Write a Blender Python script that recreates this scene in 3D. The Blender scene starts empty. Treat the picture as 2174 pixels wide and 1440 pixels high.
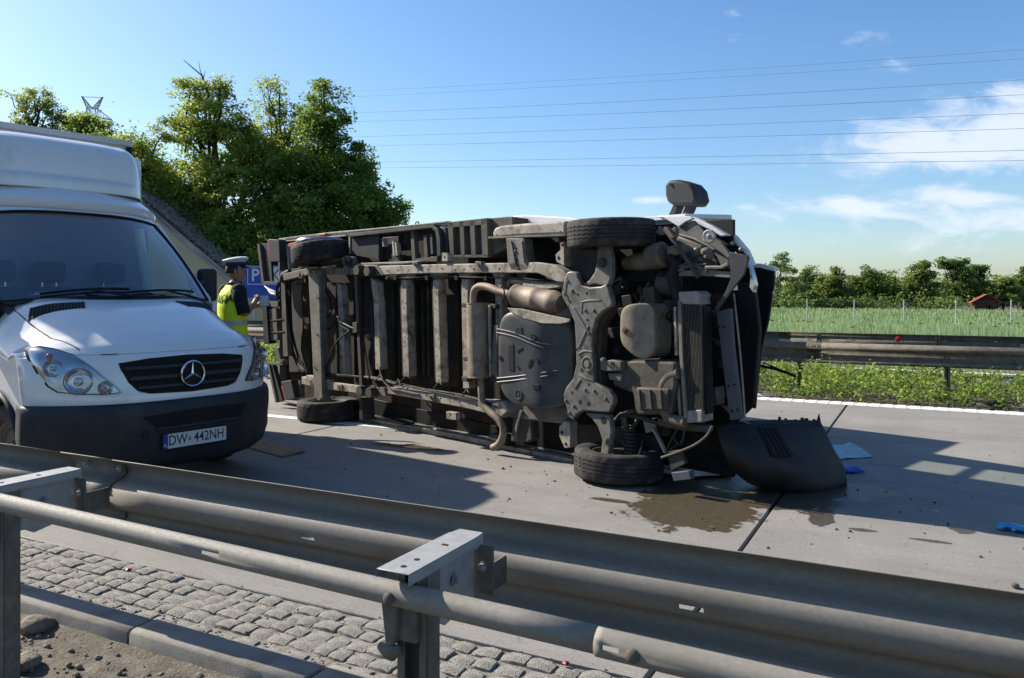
import bpy, bmesh, math, random
import numpy as np
from mathutils import Vector, Matrix
from mathutils.bvhtree import BVHTree
random.seed(7); RNG = np.random.default_rng(11)
SC = bpy.context.scene; COL = SC.collection
# ------------------------------------------------------------------ camera, sky, sun, exposure
cam_data = bpy.data.cameras.new('camera'); cam = bpy.data.objects.new('camera', cam_data); COL.objects.link(cam)
cam.location = (0, 0, 1.51); cam.rotation_euler = (math.radians(90), 0, 0)
cam_data.sensor_width = 36; cam_data.lens = 28.15; cam_data.shift_y = -0.0451
cam_data.clip_start = 0.05; cam_data.clip_end = 6000
SC.camera = cam
SUN_EL, SUN_AZ = math.radians(35), math.radians(-62.4)       # azimuth clockwise from +Y
TO_SUN = Vector((math.sin(SUN_AZ)*math.cos(SUN_EL), math.cos(SUN_AZ)*math.cos(SUN_EL), math.sin(SUN_EL)))
world = bpy.data.worlds.new('World'); SC.world = world; world.use_nodes = True
def build_world():
    nt = world.node_tree; N = nt.nodes; L = nt.links; N.clear()
    out = N.new('ShaderNodeOutputWorld'); bg = N.new('ShaderNodeBackground'); bg.inputs['Strength'].default_value = 0.076
    sky = N.new('ShaderNodeTexSky'); sky.sky_type = 'NISHITA'; sky.sun_disc = False
    sky.sun_elevation = SUN_EL; sky.sun_rotation = SUN_AZ
    sky.air_density = 1.0; sky.dust_density = 1.0; sky.ozone_density = 3.0; sky.altitude = 100
    gain = N.new('ShaderNodeMix'); gain.data_type = 'RGBA'; gain.blend_type = 'MULTIPLY'; gain.inputs['Factor'].default_value = 1   # the camera's white balance for skylight
    L.new(sky.outputs['Color'], gain.inputs['A']); gain.inputs['B'].default_value = (1.13, 1.17, 1.22, 1)
    hs = N.new('ShaderNodeHueSaturation'); hs.inputs['Saturation'].default_value = 1.15; L.new(gain.outputs['Result'], hs.inputs['Color'])
    tc = N.new('ShaderNodeTexCoord'); sep = N.new('ShaderNodeSeparateXYZ'); L.new(tc.outputs['Generated'], sep.inputs[0])
    def math_(op, a, b=None, clamp=False):
        n = N.new('ShaderNodeMath'); n.operation = op; n.use_clamp = clamp
        for i, v in enumerate((a, b)):
            if v is None: continue
            if isinstance(v, (int, float)): n.inputs[i].default_value = v
            else: L.new(v, n.inputs[i])
        return n.outputs[0]
    ysafe = math_('MAXIMUM', sep.outputs['Y'], 0.02)
    tx = math_('DIVIDE', sep.outputs['X'], ysafe); tz = math_('DIVIDE', sep.outputs['Z'], ysafe)
    comb = N.new('ShaderNodeCombineXYZ'); L.new(tx, comb.inputs[0]); L.new(tz, comb.inputs[1])
    mp = N.new('ShaderNodeMapping'); mp.inputs['Scale'].default_value = (11, 26, 1); L.new(comb.outputs[0], mp.inputs[0])
    noi = N.new('ShaderNodeTexNoise'); noi.inputs['Scale'].default_value = 1.0; noi.inputs['Detail'].default_value = 10; noi.inputs['Roughness'].default_value = .62
    noi.inputs['Distortion'].default_value = .5; L.new(mp.outputs[0], noi.inputs['Vector'])
    # where the clouds stand in the sky: centre (tan azimuth, tan elevation), radii, weight
    clouds = [(.53, .178, .16, .036, 1.25), (.64, .205, .13, .052, 1.35), (.80, .20, .16, .05, 1.1), (.44, .106, .17, .020, 1.0), (.55, .122, .12, .024, .9),
              (.62, .085, .30, .045, .62), (.295, .108, .030, .008, .75), (.178, .116, .028, .006, .75), (.44, .318, .05, .018, .50), (.475, .285, .035, .018, .5), (.275, .335, .018, .028, .42),
              (1.1, .17, .25, .05, 1.1), (-1.3, .12, .3, .03, .7)]
    total = None
    for cx, cz, rx, rz, w in clouds:
        a = math_('DIVIDE', math_('SUBTRACT', tx, cx), rx); b = math_('DIVIDE', math_('SUBTRACT', tz, cz), rz)
        r2 = math_('ADD', math_('MULTIPLY', a, a), math_('MULTIPLY', b, b))
        g = math_('MULTIPLY', math_('EXPONENT', math_('MULTIPLY', r2, -1.0)), w)
        total = g if total is None else math_('MAXIMUM', total, g)
    s = math_('ADD', total, math_('MULTIPLY', math_('SUBTRACT', noi.outputs['Fac'], .5), math_('MULTIPLY', math_('MINIMUM', math_('MULTIPLY', total, 3.), 1.), 2.3)))
    ramp = N.new('ShaderNodeMapRange'); ramp.interpolation_type = 'SMOOTHSTEP'
    ramp.inputs['From Min'].default_value = .30; ramp.inputs['From Max'].default_value = 1.15; L.new(s, ramp.inputs['Value'])
    fac = math_('MULTIPLY', ramp.outputs[0], math_('GREATER_THAN', sep.outputs['Y'], 0.03)); fac = math_('MULTIPLY', fac, .8)
    mix = N.new('ShaderNodeMix'); mix.data_type = 'RGBA'
    L.new(fac, mix.inputs['Factor']); L.new(hs.outputs['Color'], mix.inputs['A']); mix.inputs['B'].default_value = (6.4, 6.8, 7.8, 1)
    L.new(mix.outputs['Result'], bg.inputs['Color']); L.new(bg.outputs[0], out.inputs[0])
build_world()
sun_data = bpy.data.lights.new('sun', 'SUN'); sun_data.energy = 5.0; sun_data.angle = math.radians(.55); sun_data.color = (1, .93, .82)
sun = bpy.data.objects.new('sun', sun_data); COL.objects.link(sun); sun.location = (-30, 10, 40)
sun.rotation_euler = (-TO_SUN).to_track_quat('-Z', 'Y').to_euler()
SC.view_settings.view_transform = 'Standard'; SC.view_settings.look = 'None'; SC.view_settings.exposure = 0.95; SC.view_settings.gamma = 1
SC.view_settings.use_curve_mapping = False
SC.cycles.max_bounces = 8; SC.cycles.transparent_max_bounces = 16; SC.cycles.use_denoising = True

# ------------------------------------------------------------------ helpers
ROAD_ROT = math.atan2(-.462, .887)           # the road's own axes: u along the traffic, v across it, away from the camera
UX, UY = math.cos(ROAD_ROT), math.sin(ROAD_ROT)
def RW(u, v, z=0): return (u*UX - v*UY, u*UY + v*UX, z)

class B:
    """Collects shapes; build() links them as one mesh object."""
    def __init__(s): s.v = []; s.f = []
    def add(s, vs, fs):
        n = len(s.v); s.v.extend([tuple(p) for p in vs]); s.f.extend([tuple(i+n for i in f) for f in fs]); return s
    def box(s, c, d, rz=0, taper=1.0, M=None):
        x, y, z = d[0]/2, d[1]/2, d[2]/2; co, si = math.cos(rz), math.sin(rz); vs = []
        for sz in (-1, 1):
            k = taper if sz > 0 else 1
            for sx, sy in ((-1,-1),(1,-1),(1,1),(-1,1)):
                px, py = sx*x*k, sy*y*k
                vs.append((c[0]+px*co-py*si, c[1]+px*si+py*co, c[2]+sz*z))
        if M is not None: vs = [M @ Vector(p) for p in vs]
        return s.add(vs, [(3,2,1,0),(4,5,6,7),(0,1,5,4),(1,2,6,5),(2,3,7,6),(3,0,4,7)])
    def prism(s, pts, lo, hi):
        """pts: closed polygon as 3-D points; lo/hi: offset vectors for both end faces."""
        n = len(pts); vs = [tuple(Vector(p)+Vector(lo)) for p in pts] + [tuple(Vector(p)+Vector(hi)) for p in pts]
        fs = [tuple(range(n))[::-1], tuple(range(n, 2*n))] + [(i, (i+1) % n, n+(i+1) % n, n+i) for i in range(n)]
        return s.add(vs, fs)
    def tube(s, path, r, n=8, caps=True):
        path = [Vector(p) for p in path]; rs = r if isinstance(r, (list, tuple)) else [r]*len(path)
        vs, fs = [], []; up = None
        for i, p in enumerate(path):
            t = (path[min(i+1, len(path)-1)] - path[max(i-1, 0)]); t = t.normalized() if t.length > 1e-9 else Vector((0,0,1))
            if up is None: up = Vector((0,0,1)) if abs(t.z) < .9 else Vector((1,0,0))
            a = t.cross(up); a = a.normalized() if a.length > 1e-6 else t.orthogonal().normalized(); b = a.cross(t).normalized(); up = b
            for k in range(n):
                an = 2*math.pi*k/n; vs.append(p + (a*math.cos(an) + b*math.sin(an))*rs[i])
        for i in range(len(path)-1):
            for k in range(n): fs.append((i*n+k, i*n+(k+1) % n, (i+1)*n+(k+1) % n, (i+1)*n+k))
        if caps: fs.append(tuple(range(n))[::-1]); fs.append(tuple((len(path)-1)*n+k for k in range(n)))
        return s.add(vs, fs)
    def lathe(s, prof, n=24, o=(0,0,0), ax=(0,0,1), closed=False, caps=True):
        """prof: (radius, height) along axis ax from o."""
        ax = Vector(ax).normalized(); e = ax.orthogonal().normalized(); g = ax.cross(e); o = Vector(o); vs, fs = [], []
        for r, h in prof:
            for k in range(n):
                an = 2*math.pi*k/n; vs.append(o + ax*h + (e*math.cos(an) + g*math.sin(an))*r)
        m = len(prof)
        for i in range(m if closed else m-1):
            j = (i+1) % m
            for k in range(n): fs.append((i*n+k, i*n+(k+1) % n, j*n+(k+1) % n, j*n+k))
        if caps and not closed: fs.append(tuple(range(n))[::-1]); fs.append(tuple((m-1)*n+k for k in range(n)))
        return s.add(vs, fs)
    def grid(s, rows, closed=False):
        m = len(rows[0]); vs = [p for r in rows for p in r]; fs = []
        for i in range(len(rows)-1):
            for k in range(m if closed else m-1):
                k2 = (k+1) % m; fs.append((i*m+k, i*m+k2, (i+1)*m+k2, (i+1)*m+k))
        return s.add(vs, fs)
    def ball(s, c, r, n=10, m=6):
        rr = r if isinstance(r, (list, tuple)) else (r, r, r); rows = []
        for i in range(m+1):
            t = math.pi*i/m
            rows.append([(c[0]+rr[0]*math.sin(t)*math.cos(2*math.pi*k/n), c[1]+rr[1]*math.sin(t)*math.sin(2*math.pi*k/n), c[2]+rr[2]*math.cos(t)) for k in range(n)])
        return s.grid(rows, True)
    def build(s, name, mat, parent=None, smooth=None, bevel=0, solid=0, sub=0, loc=None, rz=None, fix=False, seg=2):
        me = bpy.data.meshes.new(name); me.from_pydata(s.v, [], s.f)
        if fix:
            bm = bmesh.new(); bm.from_mesh(me); bmesh.ops.remove_doubles(bm, verts=bm.verts, dist=1e-5); bmesh.ops.recalc_face_normals(bm, faces=bm.faces); bm.to_mesh(me); bm.free()
        return link(name, me, mat, parent, smooth, bevel, solid, sub, loc, rz, seg)

def link(name, me, mat, parent=None, smooth=None, bevel=0, solid=0, sub=0, loc=None, rz=None, seg=2):
    if mat is not None and not me.materials: me.materials.append(mat)
    if smooth is not None:
        me.shade_smooth()
        if smooth < 179: me.set_sharp_from_angle(angle=math.radians(smooth))
    me.update()
    o = bpy.data.objects.new(name, me); COL.objects.link(o)
    if parent is not None: o.parent = parent
    if loc is not None: o.location = loc
    if rz is not None: o.rotation_euler = (0, 0, rz)
    if solid: m = o.modifiers.new('solid', 'SOLIDIFY'); m.thickness = solid; m.offset = 0
    if sub: m = o.modifiers.new('sub', 'SUBSURF'); m.levels = sub; m.render_levels = sub
    if bevel:
        m = o.modifiers.new('bevel', 'BEVEL'); m.width = bevel; m.segments = seg; m.limit_method = 'ANGLE'; m.angle_limit = math.radians(35); m.harden_normals = False
        if smooth is None: me.shade_smooth(); me.set_sharp_from_angle(angle=math.radians(50))
    return o
def np_mesh(name, V, F):
    """V (n,3), F (m,k) arrays -> mesh, fast."""
    me = bpy.data.meshes.new(name); n, m, k = len(V), len(F), F.shape[1]
    me.vertices.add(n); me.vertices.foreach_set('co', V.astype(np.float32).ravel())
    me.loops.add(m*k); me.loops.foreach_set('vertex_index', F.astype(np.int32).ravel())
    me.polygons.add(m); me.polygons.foreach_set('loop_start', np.arange(0, m*k, k, dtype=np.int32))
    me.update(calc_edges=True); return me
def tag(o, label=None, cat=None, group=None, kind=None):
    if label: o['label'] = label
    if cat: o['category'] = cat
    if group: o['group'] = group
    if kind: o['kind'] = kind
    return o
def thing(name, label, cat, loc=(0,0,0), rz=0, group=None):
    o = bpy.data.objects.new(name, None); COL.objects.link(o); o.empty_display_size = .2
    o.location = loc; o.rotation_euler = (0, 0, rz); return tag(o, label, cat, group)
def copy_tree(o, parent=None):
    c = o.copy(); COL.objects.link(c); c.parent = parent
    for ch in list(o.children): copy_tree(ch, c)
    return c
def text_mesh(s, size, name='lettering', extrude=.0, shear=0, xscale=1.0, font_off=0, align='CENTER'):
    cu = bpy.data.curves.new(name, 'FONT'); cu.body = s; cu.size = size; cu.align_x = align; cu.align_y = 'CENTER'; cu.extrude = extrude; cu.offset = font_off; cu.resolution_u = 3
    o = bpy.data.objects.new(name, cu); COL.objects.link(o); dg = bpy.context.evaluated_depsgraph_get(); dg.update()
    me = bpy.data.meshes.new_from_object(o.evaluated_get(dg)); COL.objects.unlink(o); bpy.data.objects.remove(o)
    me.materials.clear(); 
    if xscale != 1: me.transform(Matrix.Diagonal((xscale, 1, 1, 1)))
    return me

# ------------------------------------------------------------------ materials
MATS = {}
def mat(name, c, c2=None, scale=6, lo=.35, hi=.65, detail=6, rough=.6, rough2=None, metal=0, bump=0, bscale=60, bdist=.01, dust=None, dlo=.45, dhi=.7, dscale=3, up=0,
        stretch=(1,1,1), coat=0, spec=.5, speck=None, trans=0, ior=1.45, k=.70):
    """Base colour with noise variation, an optional second layer (dust) and optional fine specks; object coordinates."""
    c = tuple(x*k for x in c); c2 = tuple(x*k for x in c2) if c2 else c2; dust = tuple(x*k for x in dust) if dust else dust; speck = (tuple(x*k for x in speck[0]),)+tuple(speck[1:]) if speck else speck
    m = bpy.data.materials.new(name); m.use_nodes = True; nt = m.node_tree; N, L = nt.nodes, nt.links; p = N['Principled BSDF']
    tc = N.new('ShaderNodeTexCoord'); mp = N.new('ShaderNodeMapping'); mp.inputs['Scale'].default_value = stretch; L.new(tc.outputs['Object'], mp.inputs[0]); V = mp.outputs[0]
    def noise(s, d=6, r=.6, vec=V):
        n = N.new('ShaderNodeTexNoise'); n.inputs['Scale'].default_value = s; n.inputs['Detail'].default_value = d; n.inputs['Roughness'].default_value = r; L.new(vec, n.inputs['Vector']); return n.outputs['Fac']
    def ramp(v, a, b):
        r = N.new('ShaderNodeMapRange'); r.inputs['From Min'].default_value = a; r.inputs['From Max'].default_value = b; L.new(v, r.inputs['Value']); return r.outputs[0]
    def mix(f, a, b):
        x = N.new('ShaderNodeMix'); x.data_type = 'RGBA'; L.new(f, x.inputs['Factor'])
        for k, q in (('A', a), ('B', b)):
            if isinstance(q, tuple): x.inputs[k].default_value = (*q, 1)
            else: L.new(q, x.inputs[k])
        return x.outputs['Result']
    col = None; f1 = None
    if c2: f1 = ramp(noise(scale, detail), lo, hi); col = mix(f1, tuple(c), tuple(c2))
    if dust:
        df = ramp(noise(dscale, 8, .65), dlo, dhi)
        if up:
            g = N.new('ShaderNodeNewGeometry'); s = N.new('ShaderNodeSeparateXYZ'); L.new(g.outputs['Normal'], s.inputs[0]); u = ramp(s.outputs['Z'], .0, .9)
            a = N.new('ShaderNodeMath'); a.operation = 'MAXIMUM'; L.new(df, a.inputs[0]); q = N.new('ShaderNodeMath'); q.operation = 'MULTIPLY'; q.inputs[1].default_value = up; L.new(u, q.inputs[0]); L.new(q.outputs[0], a.inputs[1]); df = a.outputs[0]
        col = mix(df, col if col is not None else tuple(c), tuple(dust))
    if speck:
        vo = N.new('ShaderNodeTexNoise'); vo.inputs['Scale'].default_value = speck[1]; vo.inputs['Detail'].default_value = 2 if len(speck) < 4 else 9; vo.inputs['Roughness'].default_value = .5 if len(speck) < 4 else .7; L.new(V, vo.inputs['Vector'])
        col = mix(ramp(vo.outputs['Fac'], speck[2], speck[2]+(.04 if len(speck) < 4 else speck[3])), col if col is not None else tuple(c), tuple(speck[0]))
    if col is None: p.inputs['Base Color'].default_value = (*c, 1)
    else: L.new(col, p.inputs['Base Color'])
    if rough2 is not None:
        r = N.new('ShaderNodeMapRange'); r.inputs['To Min'].default_value = rough; r.inputs['To Max'].default_value = rough2; r.inputs['From Min'].default_value = .35; r.inputs['From Max'].default_value = .65
        L.new(noise(scale*1.7, 5), r.inputs['Value']); L.new(r.outputs[0], p.inputs['Roughness'])
    else: p.inputs['Roughness'].default_value = rough
    p.inputs['Metallic'].default_value = metal; p.inputs['Specular IOR Level'].default_value = spec; p.inputs['Coat Weight'].default_value = coat; p.inputs['Coat Roughness'].default_value = .05
    p.inputs['IOR'].default_value = ior
    if trans: p.inputs['Transmission Weight'].default_value = trans
    if bump:
        b = N.new('ShaderNodeBump'); b.inputs['Strength'].default_value = bump; b.inputs['Distance'].default_value = bdist; L.new(noise(bscale, 5, .65), b.inputs['Height']); L.new(b.outputs[0], p.inputs['Normal'])
    m['p'] = 1; MATS[name] = m; return m
def leaf_mat(name, c, c2, scale=.6, c3=None, trans=.35):
    m = bpy.data.materials.new(name); m.use_nodes = True; nt = m.node_tree; N, L = nt.nodes, nt.links; p = N['Principled BSDF']; out = N['Material Output']
    g = N.new('ShaderNodeNewGeometry'); tc = N.new('ShaderNodeTexCoord')
    n = N.new('ShaderNodeTexNoise'); n.inputs['Scale'].default_value = scale; n.inputs['Detail'].default_value = 4; L.new(tc.outputs['Object'], n.inputs['Vector'])
    a = N.new('ShaderNodeMath'); a.operation = 'MULTIPLY_ADD'; a.inputs[1].default_value = .7; L.new(g.outputs['Random Per Island'], a.inputs[0])
    b = N.new('ShaderNodeMapRange'); b.inputs['From Min'].default_value = .3; b.inputs['From Max'].default_value = .7; b.inputs['To Min'].default_value = -.2; b.inputs['To Max'].default_value = .5; L.new(n.outputs['Fac'], b.inputs['Value']); L.new(b.outputs[0], a.inputs[2])
    cr = N.new('ShaderNodeValToRGB'); L.new(a.outputs[0], cr.inputs[0]); cr.color_ramp.elements[0].color = (*c, 1); cr.color_ramp.elements[1].color = (*c2, 1)
    if c3: e = cr.color_ramp.elements.new(.95); e.color = (*c3, 1); cr.color_ramp.elements[1].position = .75
    L.new(cr.outputs[0], p.inputs['Base Color']); p.inputs['Roughness'].default_value = .5; p.inputs['Specular IOR Level'].default_value = .3
    t = N.new('ShaderNodeBsdfTranslucent'); hs = N.new('ShaderNodeHueSaturation'); hs.inputs['Hue'].default_value = .48; hs.inputs['Value'].default_value = 1.4; L.new(cr.outputs[0], hs.inputs['Color']); L.new(hs.outputs[0], t.inputs['Color'])
    x = N.new('ShaderNodeMixShader'); x.inputs[0].default_value = trans; L.new(p.outputs[0], x.inputs[1]); L.new(t.outputs[0], x.inputs[2]); L.new(x.outputs[0], out.inputs['Surface'])
    return m
def glass_mat(name, tint=(.85,.9,.92), refl=.06, rough=.01):
    m = bpy.data.materials.new(name); m.use_nodes = True; nt = m.node_tree; N, L = nt.nodes, nt.links; out = N['Material Output']; N.remove(N['Principled BSDF'])
    tr = N.new('ShaderNodeBsdfTransparent'); tr.inputs[0].default_value = (*tint, 1); gl = N.new('ShaderNodeBsdfGlossy'); gl.inputs['Roughness'].default_value = rough
    lw = N.new('ShaderNodeLayerWeight'); lw.inputs['Blend'].default_value = .5       # Schlick-like, the same from both sides of the pane
    pw = N.new('ShaderNodeMath'); pw.operation = 'POWER'; pw.inputs[1].default_value = 4; L.new(lw.outputs['Facing'], pw.inputs[0])
    a = N.new('ShaderNodeMath'); a.operation = 'MULTIPLY_ADD'; a.use_clamp = True; a.inputs[1].default_value = .9; a.inputs[2].default_value = refl+.04; L.new(pw.outputs[0], a.inputs[0])
    x = N.new('ShaderNodeMixShader'); L.new(a.outputs[0], x.inputs[0]); L.new(tr.outputs[0], x.inputs[1]); L.new(gl.outputs[0], x.inputs[2]); L.new(x.outputs[0], out.inputs['Surface'])
    return m

def concrete_road():
    m = bpy.data.materials.new('concrete_slab'); m.use_nodes = True; nt = m.node_tree; N, L = nt.nodes, nt.links; p = N['Principled BSDF']
    tc = N.new('ShaderNodeTexCoord'); V = tc.outputs['Object']
    def noise(s, d=6, r=.6, st=None, vec=V, dist=0):
        if st: q = N.new('ShaderNodeMapping'); q.inputs['Scale'].default_value = st; L.new(vec, q.inputs[0]); vec = q.outputs[0]
        n = N.new('ShaderNodeTexNoise'); n.inputs['Scale'].default_value = s; n.inputs['Detail'].default_value = d; n.inputs['Roughness'].default_value = r; n.inputs['Distortion'].default_value = dist; L.new(vec, n.inputs['Vector']); return n.outputs['Fac']
    def rng(v, a, b, c=0, d=1, sm=False):
        r = N.new('ShaderNodeMapRange'); r.inputs['From Min'].default_value = a; r.inputs['From Max'].default_value = b; r.inputs['To Min'].default_value = c; r.inputs['To Max'].default_value = d
        if sm: r.interpolation_type = 'SMOOTHSTEP'
        L.new(v, r.inputs['Value']); return r.outputs[0]
    def mth(op, a, b=None):
        n = N.new('ShaderNodeMath'); n.operation = op
        for i, v in enumerate((a, b)):
            if v is None: continue
            if isinstance(v, (int, float)): n.inputs[i].default_value = v
            else: L.new(v, n.inputs[i])
        return n.outputs[0]
    def mix(f, a, b, mode='MIX'):
        x = N.new('ShaderNodeMix'); x.data_type = 'RGBA'; x.blend_type = mode
        if isinstance(f, (int, float)): x.inputs['Factor'].default_value = f
        else: L.new(f, x.inputs['Factor'])
        for k, q in (('A', a), ('B', b)):
            if isinstance(q, tuple): x.inputs[k].default_value = (*q, 1)
            else: L.new(q, x.inputs[k])
        return x.outputs['Result']
    sep = N.new('ShaderNodeSeparateXYZ'); L.new(V, sep.inputs[0])
    col = mix(rng(noise(.9, 8, .65), .35, .68), (.19, .178, .16), (.27, .255, .234))
    col = mix(rng(noise(2.2, 9, .7, (.35, 1.6, 1)),   .50, .70, 0, .65), col, (.14, .13, .117))           # traffic grime along the lanes
    col = mix(rng(noise(6.5, 10, .75, None, V, .6), .58, .66, 0, .7), col, (.12,.11,.097))            # small blotches
    br = noise(1, 2, .5, (4, 130, 1)); col = mix(rng(br, .3, .7, 0, .5), col, (.14,.133,.123))          # broom lines
    br2 = noise(1, 2, .5, (140, 3, 1)); col = mix(rng(br2, .45, .75, 0, .25), col, (.155,.148,.135))
    fine = noise(60, 8, .78); col = mix(rng(fine, .54, .66, 0, .8), col, (.07,.066,.062)); col = mix(rng(fine, .44, .33, 0, .6), col, (.34,.33,.31))
    # spilled fluid: stains with their own outline (centre u, v, radii, noise)
    wet = None; wn = noise(5, 8, .65); wn2 = noise(22, 6, .6)
    for cu, cv, ru, rv, a in ((-1.45, 5.52, .45, .5, 0), (-1.55, 5.95, .42, .42, 0), (-1.25, 6.25, .8, .55, 0), (-.9, 6.6, .75, .35, 0), (-.64, 5.75, .08, .30, 0), (-4.55, 6.5, .42, .10, 0), (-2.05, 5.5, .16, .05, 0), (-6.2, 6.0, .3, .1, 0), (.18, 5.88, .08, .13, 0), (.0, 5.5, .12, .03, 0), (-.38, 5.55, .09, .04, 0)):
        du = mth('DIVIDE', mth('SUBTRACT', sep.outputs['X'], cu), ru); dv = mth('DIVIDE', mth('SUBTRACT', sep.outputs['Y'], cv), rv)
        r = mth('SQRT', mth('ADD', mth('MULTIPLY', du, du), mth('MULTIPLY', dv, dv)))
        wet = r if wet is None else mth('MINIMUM', wet, r)
    wv = mth('ADD', wet, mth('ADD', mth('MULTIPLY', mth('SUBTRACT', wn, .5), 1.5), mth('MULTIPLY', mth('SUBTRACT', wn2, .5), .45)))
    wf = rng(wv, 1.02, .90, 0, 1, True)
    col = mix(wf, col, mix(rng(wn2, .3, .7), (.046, .035, .022), (.07, .055, .036)))
    L.new(col, p.inputs['Base Color'])
    rr = rng(wf, 0, 1, .88, .42); L.new(rr, p.inputs['Roughness']); p.inputs['Specular IOR Level'].default_value = .35
    b = N.new('ShaderNodeBump'); b.inputs['Strength'].default_value = .35; b.inputs['Distance'].default_value = .004
    h = mth('ADD', mth('MULTIPLY', br, .8), mth('MULTIPLY', fine, .8)); L.new(h, b.inputs['Height']); L.new(b.outputs[0], p.inputs['Normal'])
    return m

M_conc = concrete_road()
M_asph = mat('old_asphalt', (.12,.118,.115), (.16,.156,.15), 1.2, rough=.9, bump=.2, bscale=120, stretch=(.3,1,1))
M_line = mat('road_paint', k=.8, c=(.82,.82,.80), c2=(.62,.61,.58), scale=5, lo=.5, hi=.72, rough=.7, bump=.5, bscale=38, bdist=.006, dust=(.42,.40,.37), dlo=.62, dhi=.72, dscale=14)
M_joint = mat('joint_filler', (.035,.033,.03), (.07,.06,.05), 20, rough=.9)
M_grit = mat('gutter_grit', k=.85, c=(.17,.15,.12), c2=(.33,.30,.25), scale=24, rough=.95, bump=.9, bscale=140, bdist=.012)
M_cob = mat('granite_sett', k=.86, c=(.50,.475,.43), c2=(.36,.34,.305), scale=2.6, rough=.9, bump=1, bscale=11, bdist=.03, dust=(.30,.265,.215), dlo=.50, dhi=.74, dscale=1.1, speck=((.17,.16,.14), 19, .60))
M_kerb = mat('kerb_concrete', (.32,.30,.265), (.25,.23,.20), 7, rough=.92, bump=.7, bscale=130, bdist=.006, dust=(.19,.16,.12), dlo=.55, dhi=.75, dscale=6)
M_dirt = mat('dry_earth', (.27,.23,.18), (.17,.14,.105), 6, rough=.97, bump=1, bscale=70, bdist=.03, dust=(.36,.325,.27), dlo=.50, dhi=.7, dscale=14)
M_soil = mat('verge_soil', (.16,.135,.10), (.09,.08,.055), 2, rough=.97, bump=.6, bscale=30, bdist=.02)
M_rock = mat('pale_rock', (.30,.26,.20), (.19,.16,.12), 9, rough=.93, bump=1, bscale=30, bdist=.03)
M_galv = mat('galvanised_steel', (.275,.252,.212), (.325,.302,.258), 70, lo=.36, hi=.64, detail=3, rough=.62, rough2=.72, metal=.06, bump=.12, bscale=220, bdist=.002, dust=(.215,.185,.14), dlo=.48, dhi=.78, dscale=2.2, speck=((.19,.165,.13), 60, .64, .08), spec=.35, stretch=(.7,1,1))
M_galvb = mat('bright_galvanised_steel', (.44,.44,.43), (.36,.36,.35), 18, rough=.5, rough2=.65, metal=.2, bump=.08, bscale=160, bdist=.002, dust=(.24,.21,.17), dlo=.6, dhi=.8, dscale=9)
M_galvd = mat('weathered_steel', (.16,.142,.115), (.215,.195,.16), 20, lo=.4, hi=.6, rough=.8, metal=0, spec=.2, bump=.1, bscale=200, bdist=.002, dust=(.09,.07,.05), dlo=.5, dhi=.75, dscale=4)
M_darkhole = mat('painted_hole_dark', (.012,.012,.012), rough=.95)  # flat black that paints the shade inside holes and openings
M_white = mat('white_paint', k=.82, c=(.80,.80,.79), c2=(.74,.735,.72), scale=1.5, rough=.22, coat=.5, dust=(.52,.47,.39), dlo=.60, dhi=.92, dscale=2.6, speck=((.30,.25,.19), 55, .715))
M_boxw = mat('white_box_panel', (.70,.70,.68), (.62,.61,.58), 2, rough=.5, dust=(.45,.41,.34), dlo=.55, dhi=.85, dscale=3)
M_alu = mat('aluminium_trim', (.36,.35,.33), (.26,.25,.23), 9, rough=.55, metal=.3, dust=(.17,.145,.11), dlo=.5, dhi=.75, dscale=6)
M_plast = mat('dark_grey_plastic', (.028,.030,.034), (.040,.042,.046), 5, rough=.6, spec=.3, bump=.12, bscale=320, bdist=.002, dust=(.085,.075,.062), dlo=.54, dhi=.85, dscale=3, k=.8)
M_black = mat('black_plastic', (.008,.008,.009), (.015,.014,.014), 8, rough=.6, spec=.25)
M_rub = mat('tyre_rubber', (.018,.017,.0165), (.034,.031,.028), 9, rough=.85, bump=.3, bscale=120, bdist=.003, dust=(.13,.108,.085), dlo=.50, dhi=.75, dscale=7)
M_chrome = mat('chrome', (.75,.76,.78), rough=.12, metal=1)
M_silver = mat('silver_reflector', (.72,.73,.75), (.5,.51,.53), 14, rough=.2, metal=.9)
M_lens = glass_mat('headlamp_lens', (.9,.93,.95), .05)
M_wscr = glass_mat('windscreen_glass', (.72,.79,.86), .16)
M_win = glass_mat('side_window_glass', (.70,.80,.74), .04)
M_orange = mat('orange_plastic', (.55,.13,.02), rough=.35)
M_red = mat('red_plastic', (.42,.02,.015), rough=.4)
M_plate = mat('number_plate_white', (.72,.72,.70), rough=.4)
M_ink = mat('black_ink', (.015,.015,.016), rough=.5)
M_euro = mat('plate_blue', (.01,.03,.30), rough=.4)
M_seat = mat('seat_fabric', (.05,.052,.058), (.075,.077,.082), 30, rough=.9)
M_under = mat('dusty_chassis_paint', (.54,.485,.395), (.36,.31,.245), 7, rough=.75, bump=.35, bscale=60, bdist=.005, dust=(.14,.11,.08), dlo=.50, dhi=.66, dscale=9, speck=((.15,.085,.045), 5, .545, .16))
M_under2 = mat('dusty_grey_metal', (.22,.20,.17), (.13,.117,.098), 6, rough=.65, metal=.1, bump=.3, bscale=70, bdist=.005, dust=(.34,.285,.215), dlo=.54, dhi=.74, dscale=8, speck=((.10,.06,.035), 5, .55, .16))
M_darkm = mat('grimy_dark_metal', (.035,.030,.025), (.065,.055,.043), 7, rough=.7, bump=.4, bscale=50, bdist=.006, dust=(.13,.105,.08), dlo=.57, dhi=.8, dscale=9)
M_floor = mat('grimy_plywood', (.030,.025,.019), (.062,.05,.037), 5, rough=.88, spec=.2, bump=.4, bscale=70, bdist=.004, stretch=(3,1,.5), dust=(.15,.12,.088), dlo=.56, dhi=.76, dscale=6)
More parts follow.
